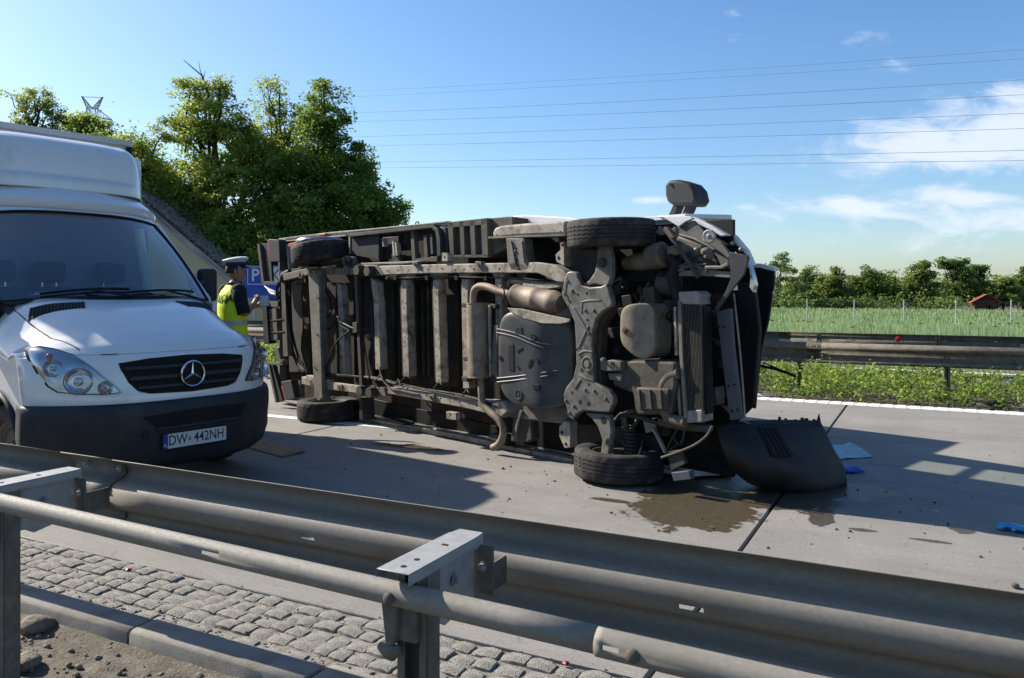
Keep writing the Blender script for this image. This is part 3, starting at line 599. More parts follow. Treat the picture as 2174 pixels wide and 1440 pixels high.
tree('robinia_tree', 'slim airy robinia top rising between two denser crowns', S(585, 600, 47.5), [bl(575, 190, 47.5, 24, 22), bl(582, 230, 47.5, 30, 24), bl(570, 275, 47.5, 40, 28), bl(600, 330, 47.5, 50, 40), bl(625, 285, 47.5, 28, 22), bl(545, 340, 47, 60, 45), bl(620, 340, 47, 48, 40), bl(640, 250, 47, 26, 26)], .22, LM_rob, 150, 60, .3, .16, 40, dead=[(dead_path([(578,300),(572,230),(568,175)],47.5), .05), (dead_path([(572,250),(558,200),(555,185)],47.5), .03)])
tree('maple_tree', 'tall dark green tree with rounded column top at the right of the clump', S(680, 600, 45), [bl(682, 200, 45, 38, 30), bl(690, 245, 45, 55, 38), bl(668, 290, 45, 55, 40), bl(655, 360, 45, 85, 60), bl(720, 370, 45, 68, 50), bl(650, 450, 44, 100, 55), bl(735, 440, 44, 80, 55), bl(620, 500, 44, 90, 50), bl(720, 500, 44, 80, 40), bl(600, 410, 45, 70, 50), bl(735, 320, 45, 38, 34), bl(770, 345, 45, 22, 22)],
     .24, LM_dark, 330, 110, .34, .25, 50)
tree('maple_tree', 'lower dark bushy tree at the right edge of the clump behind the overturned van', S(800, 600, 47), [bl(800, 455, 47, 52, 44), bl(770, 420, 47, 50, 45), bl(835, 445, 47, 26, 26), bl(745, 500, 47, 70, 40), bl(815, 490, 47, 36, 24), bl(760, 360, 47, 26, 40)], .24, LM_dark, 170, 90, .34, .18, 36)
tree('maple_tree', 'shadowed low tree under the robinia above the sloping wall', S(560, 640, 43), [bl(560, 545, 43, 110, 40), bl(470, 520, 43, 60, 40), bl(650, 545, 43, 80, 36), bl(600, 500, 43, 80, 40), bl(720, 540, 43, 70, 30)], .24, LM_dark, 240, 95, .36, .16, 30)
tree('robinia_tree', 'lanky robinia with thin crooked limbs just right of the box lorry roof', S(290, 560, 44), [bl(272, 320, 44, 36, 36), bl(310, 310, 44, 28, 16), bl(325, 345, 44, 28, 14), bl(350, 280, 44, 26, 14), bl(290, 400, 44, 50, 50), bl(320, 430, 44, 40, 40), bl(260, 420, 44, 36, 50)], .22, LM_rob, 120, 70, .3, .14, 40, dead=[(dead_path([(285,440),(300,375),(318,352),(345,345)],44), .05)])
tree('robinia_tree', 'low bushy robinia just below the steel pylon', S(190, 560, 52), [bl(170, 265, 52, 32, 24), bl(200, 275, 52, 42, 26), bl(160, 300, 52, 40, 30), bl(220, 320, 52, 40, 40), bl(240, 300, 52, 20, 14)], .22, LM_rob, 110, 70, .3, .16, 30)
tree('robinia_tree', 'leftmost robinia with open crown showing above the box lorry', S(75, 560, 50), [bl(25, 205, 50, 18, 12), bl(50, 225, 50, 30, 14), bl(85, 205, 50, 26, 14), bl(105, 235, 50, 30, 18), bl(45, 250, 50, 24, 12), bl(120, 260, 50, 24, 14), bl(80, 270, 50, 40, 22), bl(75, 300, 50, 60, 30)], .2, LM_rob, 95, 60, .22, .16, 34, dead=[(dead_path([(78,330),(75,262),(85,235),(100,215)],50), .10), (dead_path([(76,275),(60,245),(40,225)],50), .06), (dead_path([(110,290),(112,262),(108,245)],50), .06)])
# orchard and hedge beyond the wheat
orch = [(1650, 632, 74, 72, 86, 'broad dense tree closing the left end of the far tree line', LM_mid, 1.0), (1715, 610, 80, 40, 38, 'smaller round tree joined to the broad dense one', LM_mid, .8), (1765, 617, 76, 40, 34, 'light green bushy tree with a pointed shoot, right of the broad one', LM_light, .8), (1775, 590, 76, 10, 16, '', None, 0),
        (1838, 608, 78, 44, 36, 'loose dark orchard tree with spreading flat top', LM_mid, .9), (1880, 612, 82, 34, 30, 'dark tree half hidden between two orchard trees', LM_dark, .7), (1955, 604, 76, 38, 42, 'pointed pale green tree, tallest near the middle of the far row', LM_light, 1.), (2030, 603, 78, 38, 36, 'airy tree with upright spiky twigs left of the red roof', LM_mid, .6), (2066, 610, 80, 24, 30, 'thin spiky tree directly above the red roofed hut', LM_mid, .5),
        (2130, 620, 76, 40, 26, 'low leafy tree right of the red roofed hut', LM_light, .8), (2172, 607, 77, 24, 30, 'tree cut by the right edge of the picture', LM_mid, .8)]
for px, py, Y, rx, rz, lab, lm, dens in orch:
    if not lab: continue
    py -= 5; rz *= 1.14; rx *= 1.08
    bs = [bl(px, py, Y, rx*.8, rz*.75), bl(px-rx*.55, py+rz*.35, Y, rx*.5, rz*.55), bl(px+rx*.55, py+rz*.30, Y, rx*.5, rz*.55), bl(px+rx*.1, py-rz*.5, Y, rx*.45, rz*.5), bl(px, py+rz*.7, Y, rx*.9, rz*.5)]
    if 'point' in lab: bs.append(bl(px+(10 if Y == 76 and px < 1800 else 0), py-rz*.95, Y, rx*.2, rz*.4))
    dead = []
    if 'spiky' in lab:
        for k in range(9): x = px+random.uniform(-.8,.9)*rx; dead.append((dead_path([(px, py+rz*.2), ((x+px)/2, py-rz*.4), (x, py-rz*random.uniform(.95,1.3))], Y), .05)); bs.append(bl(x, py-rz*.9, Y, rx*.12, rz*.28))
    tree('orchard_tree', lab, (S(px, 640, Y)[0], Y, -.5), bs, .30, lm, int(110*dens), 60, .28, .16, 20, 'trees in the row beyond the wheat', dead=dead)
hp = []
for k in range(34):
    px = RNG.uniform(1560, 2230); Y = RNG.uniform(70, 78); h = RNG.uniform(.8, 1.7)
    if 2035 < px < 2150: continue
    c = S(px, 655, Y); m = 420
    d = np.clip(RNG.normal(0, 1, (m, 3)), -1.7, 1.7); hp.append(np.array([c[0], Y, -.4+h*.55])+d*np.array([1.0, .8, h*.36]))
V, F = quads_from(np.concatenate(hp), .3); tag(link('hedge_undergrowth', np_mesh('hedge_undergrowth', V, F), LM_mid), kind='stuff')
# far wood that closes the horizon
fp = []
for k in range(150):
    x = RNG.uniform(-70, 190); Y = RNG.uniform(120, 170); h = RNG.uniform(3, 5); d = np.clip(RNG.normal(0, 1, (170, 3)), -1.5, 1.5); fp.append(np.array([x, Y, h*.4])+d*np.array([2.6, 1.6, h*.3]))
V, F = quads_from(np.concatenate(fp), .8); tag(link('distant_wood', np_mesh('distant_wood', V, F), LM_dark), kind='stuff')
# hut
hut = thing('garden_hut', 'low garden hut with red pitched roof between the far orchard trees', 'hut', (S(2092, 650, 67)[0], 67, -.5), math.radians(-24)); hut.scale = (.66, .66, .84)
b = B(); b.box((0,0,.75), (2.6, 2.4, 1.5)); b.prism([(-1.3,-1.19,1.5),(1.3,-1.19,1.5),(0,-1.19,2.12)], (0,0,0), (0,2.38,0)); b.build('wall', mat('hut_boards', (.09,.04,.025), (.06,.03,.02), 3, rough=.85), hut)
b = B()
for s in (-1, 1): b.prism([(s*1.75,-1.6,1.36),(0,-1.6,2.2),(0,-1.6,2.27),(s*1.75,-1.6,1.43)], (0,0,0), (0,3.2,0))
b.build('roof', mat('red_roof', (.36,.07,.04), (.28,.055,.035), 3, rough=.7), hut)
b = B(); b.box((.3,-1.22,.9), (.5,.05,.6)); b.build('window', M_black, hut)
# wheat: blades at the edge, thinning with distance over a closed canopy sheet
n = 64000; t = RNG.random(n)**1.8; v = 28.9+t*42; u = RNG.uniform(-22, 34, n)
top = .27+RNG.normal(0, .05, n); hgt = RNG.uniform(.35, .8, n); lean = RNG.normal(0, .12, (n, 2)); wd = .02+t*.09; an = RNG.uniform(0, 6.28, n)
P0 = np.column_stack([u, v, top-hgt]); P1 = np.column_stack([u+lean[:,0]*hgt, v+lean[:,1]*hgt, top]); D = np.column_stack([np.cos(an), np.sin(an), np.zeros(n)])*wd[:,None]/2
V = np.stack([P0-D, P0+D, P1+D*.35, P1-D*.35], 1).reshape(-1, 3); F = np.arange(n*4).reshape(n, 4)
tag(link('wheat', np_mesh('wheat', V, F), LM_crop, rz=ROAD_ROT), kind='stuff')
M_can = mat('wheat_canopy', (.15,.245,.095), (.22,.32,.135), .5, rough=.9, bump=1, bscale=9, bdist=.15, stretch=(.35,1.2,1))
b = B(); U = np.linspace(-70, 90, 120); W = [29.6, 30.5]+list(np.linspace(32, 71, 30)); b.grid([[(uu, vv, (.13 if vv > 29.7 else -.3)+random.uniform(-.03,.03)+max(0,vv-36)*-.0035) for uu in U] for vv in W]); tag(b.build('wheat_field', M_can, rz=ROAD_ROT, fix=True, smooth=180), kind='structure')
for x, y in ((1640,683),(1694,685),(1706,684),(1716,686),(1770,687),(1812,697),(1808,698),(1954,690),(2062,690),(2113,696),(2122,691),(2142,690),(2162,690)):
    q = S(x, y, 29.4+RNG.uniform(-.6,.6)); t = thing('poppy', 'small red poppy flowering at the near edge of the green wheat', 'poppy', (q[0], q[1], -.2), 0, 'poppies along the wheat edge')
    z = q[2]+.2; b = B(); b.tube([(0,0,-.3),(.01,0,z*.5),(0,0,z)], .006, 5); b.build('stem', LM_crop, t)
    b = B()
    for k in range(4):
        a = k*1.57+.3; rows = [[(math.cos(a+s*.8)*r*.075, math.sin(a+s*.8)*r*.075, z+.02+r*r*.04+abs(s)*.01) for s in (-1,-.3,.3,1)] for r in (.15,.6,1.0)]; b.grid(rows)
    b.build('petal', mat('poppy_red', (.62,.055,.015), rough=.6) if 'poppy_red' not in MATS else MATS['poppy_red'], t, smooth=180)
# weeds on the median
def weeds():
    C = []; n = 2900
    u = RNG.uniform(-22, 6.5, n); v = 12.15+RNG.beta(1.1, 1.3, n)*3.5
    edge = .22*np.sin(u*1.7)+.12*np.sin(u*4.1+1)
    v = np.maximum(v, 12.25+edge); hgt = (.22+.36*RNG.random(n)**1.4)*np.clip((v-12.0-edge)/.55, .35, 1)
    for i in range(n):
        k = RNG.integers(16, 42); t = RNG.random(k)
        r = .05+.10*(1-t*.6); a = RNG.uniform(0, 6.28, k)
        C.append(np.column_stack([u[i]+np.cos(a)*r*RNG.random(k), v[i]+np.sin(a)*r*RNG.random(k), .0+t*hgt[i]]))
    C = np.concatenate(C); V, F = quads_from(C, .062, .55, .8); o = link('median_weeds', np_mesh('median_weeds', V, F), LM_weed, rz=ROAD_ROT); tag(o, kind='stuff')
    n = 900; u = RNG.uniform(-22, 6.5, n); v = 12.3+RNG.random(n)*3; h = RNG.uniform(.2, .62, n); l = RNG.normal(0, .12, (n, 2)); P0 = np.column_stack([u, v, np.zeros(n)]); P1 = P0+np.column_stack([l[:,0], l[:,1], h]); D = np.tile([.005, 0, 0], (n, 1))
    V = np.stack([P0-D, P0+D, P1+D*.5, P1-D*.5], 1).reshape(-1, 3); V2, F2 = quads_from(np.concatenate([P1+RNG.normal(0, .02, (n, 3)) for _ in range(5)]), .03); F = np.arange(n*4).reshape(n, 4)
    tag(link('weed_stalks', np_mesh('weed_stalks', np.concatenate([V, V2]), np.concatenate([F, F2+n*4])), LM_weed, rz=ROAD_ROT), kind='stuff')
    n = 9000; C = np.column_stack([RNG.uniform(-22, 6.5, n), 12.02+RNG.exponential(.18, n), RNG.uniform(0, .03, n)]); V, F = quads_from(C, .035, .5, 1.5); tag(link('verge_litter', np_mesh('verge_litter', V, F), LM_dry, rz=ROAD_ROT), kind='stuff')
weeds()
# wildlife fence in the wheat
fence = thing('wire_fence', 'wire mesh wildlife fence on thin pale posts standing in the wheat', 'fence', (0,0,0), ROAD_ROT)
M_fp = mat('fence_galv', (.55,.57,.58), rough=.5, metal=.3)
for k in range(-11, 12):
    b = B(); b.tube([(1.02+2*k, 39, -.5), (1.02+2*k, 39, 1.21)], .026, 8); b.build('post', M_fp, fence, smooth=40)
b = B()
for z in np.linspace(-.35, 1.15, 11): b.tube([(-22, 39, z), (24, 39, z)], .0016, 3, False)
for x in np.arange(-22, 24, .16): b.tube([(x, 39, -.4), (x, 39, 1.15)], .0011, 3, False)
b.build('wire_mesh', mat('fence_wire', (.22,.24,.25), rough=.5, metal=.5), fence)

# ------------------------------------------------------------------ pylon and power lines
M_pyl = mat('pylon_steel', (.30,.33,.38), rough=.6, metal=.2); M_wire = mat('conductor', (.25,.28,.33), rough=.6)
PY = 180; pb = S(196, 622, PY); pyl = thing('lattice_pylon', 'distant lattice steel electricity pylon rising above the trees behind the box lorry', 'pylon', (pb[0], PY, 0), math.radians(8))
def latt(b, p0, p1, w0, w1, n, r=.09):
    p0, p1 = Vector(p0), Vector(p1); prev = None
    for i in range(n+1):
        t = i/n; c = p0.lerp(p1, t); w = w0+(w1-w0)*t; q = [c+Vector((sx*w, sy*w, 0)) for sx, sy in ((-1,-1),(1,-1),(1,1),(-1,1))]
        if prev:
            for k in range(4): b.tube([prev[k], q[k]], r, 4, False); b.tube([prev[k], q[(k+1) % 4]], r*.6, 4, False); b.tube([prev[(k+1) % 4], q[k]], r*.6, 4, False)
        for k in range(4): b.tube([q[k], q[(k+1) % 4]], r*.6, 4, False)
        prev = q
b = B(); latt(b, (0,0,-1), (0,0,30), 3.2, 1.05, 9); latt(b, (0,0,30), (0,0,43.0), 1.05, .9, 5); b.build('mast', M_pyl, pyl)
b = B()
for s in (-1, 1): latt(b, (s*.6, 0, 43.0), (s*2.2, 0, 45.6), .5, .1, 4, .07)
b.tube([(-2.1,0,45.5),(2.1,0,45.5)], .07, 4); b.build('earth_peak', M_pyl, pyl)
for zc, hw in ((41.0, 4.2), (31.5, 5.5)):
    b = B()
    for s in (-1, 1):
        for y in (-.9, .9): b.tube([(s*.9,y,zc),(s*hw,0,zc-.5)], .09, 4); b.tube([(s*.9,y,zc+2),(s*hw,0,zc-.5)], .08, 4)
        for k in range(1, 5): t = k/5; b.tube([(s*(.9+(hw-.9)*t), .9*(1-t), zc-.5*t), (s*(.9+(hw-.9)*t), .9*(1-t), zc+2-2.5*t)], .05, 4)
        b.tube([(s*hw,0,zc-.5),(s*hw,0,zc-3.0)], .11, 5)
    b.build('crossarm', M_pyl, pyl)
WIRES = [(212,194,100,'uppermost thin power line wire crossing the sky'), (226,205,120,'second power line wire from the top of the sky'), (252,240,165,'third power line wire from the top, first of the darker ones'), (262,258,197,'fourth power line wire from the top'), (304,291,238,'fifth power line wire from the top, crossing the top of the cloud'), (318,310,271,'sixth power line wire from the top, crossing the cloud'), (350,345,318,'second lowest power line wire, just above the lowest one'), (360,357,340,'lowest power line wire, above the wing mirror')]
for i, (yA, yM, yB, lab) in enumerate(WIRES):
    A = Vector(S(196+(18 if i % 2 else -10), yA, PY)); Bp = Vector(S(2300, yB-(yM-yB)*.04, 84)); b = B(); path = []
    tm = None
    for k in range(33):
        t = k/32; p = A.lerp(Bp, t); path.append(p)
    # sag chosen so that the wire hangs as seen a third of the way along
    j = min(range(33), key=lambda k: abs(1087+1700*path[k].x/path[k].y-750)); want = 1.51-(yM-622)/1700*path[j].y; tj = j/32; sag = (path[j].z-want)/(tj*(1-tj))
    for k, p in enumerate(path): t = k/32; p.z -= sag*t*(1-t)
    b.tube(path, .022 if i > 1 else .015, 4, False)
    tag(b.build('power_line', M_wire), lab, 'power line', 'power line wires across the sky')
# ------------------------------------------------------------------ parking sign
sg = thing('parking_sign', 'blue parking sign with white P and cutlery panel beyond the policeman', 'road sign', S(565, 622, 36.2)[:2]+(0,), math.radians(-4))
k = 36.2/1700; b = B(); b.box((0,0,2.02), (90*k, .04, 68*k)); b.build('board', M_signb, sg, bevel=.01)
b = B()
for x, z, dx, dz in ((0, .655, 1.72, .03), (0, -.12, 1.72, .03), (-.845, .27, .03, .80), (.845, .27, .03, .80)): b.box((x, -.0235, 2.02+z), (dx, .003, dz))
b.build('border', M_signw, sg)
me = text_mesh('P', .78, extrude=.003, xscale=.95, font_off=.012); me.transform(Matrix.Translation((-.50, -.024, 2.29)) @ Matrix.Rotation(math.pi/2, 4, 'X')); link('lettering', me, M_signw, sg)
b = B(); b.box((.36, -.0235, 2.33), (.74, .003, .62)); pn = b.build('symbol_panel', M_signw, sg)
b = B(); b.tube([(.12,-.028,2.08),(.55,-.028,2.52)], .022, 6); b.tube([(.60,-.028,2.08),(.20,-.028,2.50)], .022, 6); b.box((.56,-.028,2.53),(.09,.006,.11)); b.box((.18,-.028,2.52),(.05,.006,.14)); b.build('cutlery_symbol', M_ink, pn)
b = B()
for x in (-.6,.6): b.tube([(x,.04,-.2),(x,.04,2.6)], .03, 8)
b.build('post', M_fp, sg)
# ------------------------------------------------------------------ tyres and wheels (shared)
def tyre_b(R, w, Rr, nseg=72, grooves=(-.5,-.17,.17,.5), zig=.05, depth=.007):
    """tyre round the z axis, centred; zigzag grooves and shoulder blocks"""
    prof = [(Rr, -w*.36), (Rr+.012, -w*.42), (Rr+.03, -w*.47), (R*.80, -w*.5), (R*.89, -w*.5), (R*.955, -w*.475), (R*.98, -w*.44)]
    tread = []; hw = w*.42
    xs = [-1]
    for g in grooves: xs += [g-.055, g-.035, g+.035, g+.055]
    xs += [1]
    rows_def = [(r, h, 0) for r, h in prof]
    for x in xs:
        low = any(abs(abs(x-g)-.035) < 1e-6 for g in grooves); rows_def.append((R-.004*x*x-(depth if low else 0), x*hw, 0 if abs(x) == 1 else 1))
    rows_def += [(r, -h, 0) for r, h in prof[::-1]]
    b = B(); rows = []
    for r, h, z in rows_def:
        row = []
        for k in range(nseg):
            a = 2*math.pi*k/nseg; dz = (zig*w*.5*(1 if k % 2 else -1)) if z else 0; rr = r
            if abs(h) > w*.40 and r > R*.94 and k % 3 == 0: rr -= .007
            row.append((rr*math.cos(a), rr*math.sin(a), h+dz))
        rows.append(row)
    b.grid(rows, True); return b
def wheel(name, parent, loc, rot, R=.36, w=.22, Rr=.205, rim_mat=None, inner=1):
    """rim with its tyre; local z is the axle, +z the outer side"""
    b = B(); rw = w*.40
    b.lathe([(Rr+.006,-rw),(Rr-.004,-rw+.004),(Rr-.012,-rw+.03),(Rr-.035,-.02),(Rr-.035,.03),(Rr-.02,.05),(Rr-.012,rw-.03),(Rr-.002,rw-.004),(Rr+.006,rw)], 40, caps=False)
    b.lathe([(Rr-.034,.02),(Rr*.72,.045),(Rr*.5,.03),(Rr*.34,.035),(Rr*.30,.055),(.0005,.058)], 40, caps=False)
    b.lathe([(Rr-.034,.012),(Rr*.72,.037),(Rr*.5,.022),(Rr*.34,.027),(.0005,.03)], 40, caps=False)
    o = b.build(name, rim_mat or M_under2, parent, smooth=45, fix=True); o.location = loc; o.rotation_euler = rot
    tyre_b(R, w, Rr).build('tyre', M_rub, o, smooth=28)
    return o
# ------------------------------------------------------------------ white box lorry
TK = thing('box_lorry', 'white box lorry with roof deflector parked upright beside the overturned van', 'lorry', (-2.386, 6.0, 0), math.atan2(-.611, .7915))
NROWS = [(-.03,.70,.97,.50,0,4),(-.03,.76,.975,.50,0,4),(-.045,.83,.978,.50,0,4),(-.055,.93,.98,.51,0,4),(-.08,1.02,.98,.52,.0,4),(-.115,1.075,.975,.52,.02,4),(-.185,1.135,.97,.50,.06,4),(-.30,1.20,.965,.45,.14,4),(-.42,1.255,.96,.40,.22,4),(-.72,1.375,.955,.30,.30,5),(-1.04,1.466,.945,.20,.33,9)]
BROWS = [(-.015,.722,.975,.50),(.012,.702,.985,.50),(.022,.66,.99,.50),(.022,.585,.992,.50),(.008,.48,.99,.50),(-.005,.38,.985,.48),(-.05,.27,.97,.47),(-.16,.215,.95,.42),(-.35,.20,.93,.3)]
def nose_pt(r, s, off=0):
    i = min(max(int(math.floor(r)), 0), len(NROWS)-2); f = r-i; a, c = NROWS[i], NROWS[i+1]; v = [x+(y-x)*f for x, y in zip(a, c)]
    q = abs(s); x = v[0]-v[3]*q**3.2; z = v[1]-v[4]*q**v[5]; return Vector((x, v[2]*s, z))
def nose_n(r, s):
    d1 = nose_pt(min(r+.1, len(NROWS)-1), s)-nose_pt(max(r-.1, 0), s); d2 = nose_pt(r, s+.01)-nose_pt(r, s-.01); return d2.cross(d1).normalized()*-1
def face_x(y, z):
    """x of the white front at height z"""
    for i in range(7):
        a, c = NROWS[i], NROWS[i+1]
        if z <= c[1] or i == 6:
            f = (z-a[1])/(c[1]-a[1]); v = [p+(q-p)*f for p, q in zip(a, c)]; return v[0]-v[3]*abs(y/v[2])**3.2
def bump_x(y, z):
    R_ = BROWS[::-1]
    for i in range(len(R_)-1):
        a, c = R_[i], R_[i+1]
        if z <= c[1] or i == len(R_)-2:
            f = (z-a[1])/(c[1]-a[1]) if c[1] != a[1] else 0; v = [p+(q-p)*f for p, q in zip(a, c)]; return v[0]-v[3]*abs(y/v[2])**3.2
def patch(name, outline, fx, off, m, parent, rings=5, scale=1.0, thick=.004, dome=0):
    """panel following the front: outline in (y, z)"""
    pts = []; n = len(outline)
    for i in range(n):                      # refine long edges
        (y0,z0),(y1,z1) = outline[i], outline[(i+1) % n]; k = max(1, int(math.hypot(y1-y0, z1-z0)/.05))
        for j in range(k): pts.append((y0+(y1-y0)*j/k, z0+(z1-z0)*j/k))
    cy, cz = sum(p[0] for p in pts)/len(pts), sum(p[1] for p in pts)/len(pts); b = B(); rows = []
    for r in range(rings+1):
        t = max(1-r/rings, .001)*scale; rows.append([(fx(cy+(y-cy)*t, cz+(z-cz)*t)+off+.008+dome*(1-t*t), cy+(y-cy)*t, cz+(z-cz)*t) for y, z in pts])
    rows.insert(0, [(x-thick-.012, y, z) for x, y, z in rows[0]])
    b.grid(rows, True); return b.build(name, m, parent, smooth=45, fix=True)
def truck():
    SS = [math.copysign(abs(t)**.8, t) for t in np.linspace(-1, 1, 41)]
    hood = B(); hood.grid([[nose_pt(r, s) for s in SS] for r in np.linspace(5, 10, 21)]); hood.build('bonnet', M_white, TK, smooth=180, solid=.012)
    b = B(); b.grid([[nose_pt(r, s) for s in SS] for r in np.linspace(0, 4.93, 16)]); b.build('front_panel', M_white, TK, smooth=180, solid=.012)
    # shut lines between bonnet and wings
    for sg in (-1, 1):
        b = B(); b.tube([nose_pt(r, sg*s)+Vector((0,0,.003)) for r, s in zip(np.linspace(5.6, 9.9, 12), np.linspace(.70, .845, 12))], .0065, 5); b.build('shut_line', M_black, TK)
        b = B(); b.tube([nose_pt(r, sg*s)+Vector((.004,0,.0)) for r, s in zip(np.linspace(4.96, 4.96, 10), np.linspace(.50, .60, 10))], .005, 5); b.build('shut_line', M_black, TK)
    # bumper
    b = B(); rows = []
    for x, z, w, d in BROWS:
        row = [(x-d-.12+min(0,(z-.4)*.25), -w+.01, z)]+[(x-d*abs(s)**3.2, w*s, z) for s in SS]+[(x-d-.12+min(0,(z-.4)*.25), w-.01, z)]; rows.append(row)
    b.grid(rows); bp = b.build('bumper', M_plast, TK, smooth=180, solid=.012)
    patch('lower_intake', [(-.40,.625),(-.1,.645),(.2,.648),(.47,.635),(.40,.545),(.2,.53),(-.05,.53),(-.30,.545)], bump_x, .003, M_darkhole, bp)
    b = B(); b.grid([[(bump_x(y, z)+o, y, z) for y in np.linspace(-.30, .42, 14)] for z, o in ((.545,.002),(.54,.022),(.522,.024),(.51,.002))]); b.build('intake_lip', M_plast, bp, smooth=60)
    for sg in (-1, 1):
        patch('fog_lamp_cover', [(sg*.63,.60),(sg*.80,.60),(sg*.81,.54),(sg*.78,.515),(sg*.65,.515),(sg*.62,.55)], bump_x, .004, M_plast, bp)
    b = B(); b.lathe([(.026,0),(.024,.004),(.0195,.004),(.018,-.012)], 16, (bump_x(-.37,.50)+.006, -.37, .50), (1,0,-.05), caps=False); b.lathe([(.018,0),(.0005,.001)], 16, (bump_x(-.37,.50)-.002, -.37, .50), (1,0,0), caps=False); b.build('towing_eye_hole', M_darkhole, bp, smooth=40)
    # number plate
    xp = bump_x(0,.43)+.03; b = B(); b.box((xp-.006, 0, .43), (.01, .53, .125)); pl = b.build('plate_holder', M_black, TK, bevel=.004)
    b = B(); b.box((xp+.001, .018, .432), (.003, .475, .108)); b.build('number_plate', M_plate, pl, bevel=.001)
    b = B(); b.box((xp+.0012, -.2395, .432), (.003, .038, .108)); b.build('country_band', M_euro, pl)
    b = B(); ti = .005
    for y in (-.256,.2545): b.box((xp+.0025, y, .432), (.0035, .0035, .112))
    for z in (.377,.487): b.box((xp+.0025, 0, z), (.0035, .512, .0035))
    b.build('plate_rim', M_ink, pl)
    Rt = Matrix.Rotation(math.pi/2, 4, 'Z') @ Matrix.Rotation(math.pi/2, 4, 'X')
    def lett(s, size, y, z, m, xs=1.0, fo=0):
        me = text_mesh(s, size, xscale=xs, font_off=fo); me.transform(Matrix.Translation((xp+.0034, y, z)) @ Rt); link('lettering', me, m, pl)
    lett('DW', .104, -.143, .432, M_ink, .80, .0008); lett('442NH', .104, .108, .432, M_ink, .80, .0008); lett('PL', .034, -.239, .402, M_plate, .9)
    b = B(); b.box((xp+.003, -.050, .432), (.001, .022, .030)); b.box((xp+.0036, -.050, .432), (.001, .016, .024)); b.build('licence_sticker', M_alu, pl)
    # grille with star
    G = [(-.50,1.010),(-.30,1.034),(0,1.044),(.30,1.034),(.50,1.010),(.492,.965),(.45,.87),(.395,.808),(.32,.783),(0,.770),(-.32,.783),(-.395,.808),(-.45,.87),(-.492,.965)]
    gr = patch('grille', G, face_x, .004, M_darkhole, TK)
    for z0, z1, hw in ((.985,.955,.470),(.915,.880,.445),(.845,.815,.395)):
        b = B(); b.grid([[(face_x(y, z)+o, y, z) for y in np.linspace(-hw, hw, 25)] for z, o in ((z0,.004),(z0-.004,.022),(z1+.006,.026),(z1,.004))]); b.build('grille_bar', M_plast, gr, smooth=50)
    b = B()
    for y in np.arange(-.46, .47, .021):
        for z in np.arange(.80, 1.04, .016):
            if abs(y) < .485-(1.012-z)*.45*(1 if z < .97 else .2) and z < 1.035-.1*y*y: x = face_x(y, z)+.014; b.tube([(x, y-.009, z-.006),(x+.003, y, z),(x, y+.009, z-.006)], .0016, 3, False)
    tag(b.build('grille_mesh', M_black, gr), kind='stuff')
    b = B(); cx = face_x(0,.905)+.045
    ring = [(cx+.004*0, .092*math.cos(a), .905+.092*math.sin(a)) for a in np.linspace(0, 2*math.pi, 41)]; b.tube(ring, .0085, 8, False)
    for k in range(3):
        a = math.pi/2+k*2*math.pi/3; d = Vector((0, math.cos(a), math.sin(a))); e = Vector((0, -math.sin(a), math.cos(a))); o = Vector((cx, 0, .905)); b.add([o+e*.014-d*.008, o+d*.092, o-e*.014-d*.008, o+Vector((.009,0,0)), o-Vector((.004,0,0))], [(0,3,1),(3,2,1),(1,4,0),(2,4,1),(0,4,2),(0,2,3)])
    b.build('star_emblem', M_chrome, gr, smooth=30)
    b = B(); b.lathe([(.09,-.006),(.0005,-.005)], 30, (cx-.006,0,.905), (1,0,0), caps=False); b.build('emblem_dish', M_black, gr, smooth=40)
    b = B(); n = nose_n(6.0, 0); b.lathe([(.021,0),(.021,.003),(.017,.005),(.0005,.0045)], 20, nose_pt(6.0,0), n, caps=False); b.build('round_badge', M_silver, TK, smooth=40)
    # bonnet vents
    for sg in (-1, 1):
        b = B(); q = [[nose_pt(9.60-.42*i/6-.0, sg*(.40+.37*j/10+ (.05*i/6 if True else 0)))+Vector((.002,0,.006)) for j in range(11)] for i in range(7)]; b.grid(q); v = b.build('bonnet_vent', M_darkhole, TK, smooth=60, solid=.006)
        b = B()
        for j in range(17):
            s0 = .405+.36*j/16; b.tube([nose_pt(9.60, sg*s0)+Vector((.004,0,.009)), nose_pt(9.20, sg*(s0+.05))+Vector((.004,0,.009))], .0045, 4)
        edge = [nose_pt(9.60, sg*.40), nose_pt(9.60, sg*.77), nose_pt(9.18, sg*.82), nose_pt(9.18, sg*.45), nose_pt(9.60, sg*.40)]
        b.tube([e+Vector((.004,0,.008)) for e in edge], .006, 4); b.build('vent_slats', M_plast, v, smooth=60)
    # headlamps
    HL = [(.93,1.118),(.90,1.133),(.86,1.137),(.80,1.120),(.735,1.080),(.66,1.0),(.60,.92),(.53,.845),(.497,.803),(.53,.796),(.62,.796),(.74,.803),(.83,.818),(.87,.86),(.91,.95),(.935,1.05)]
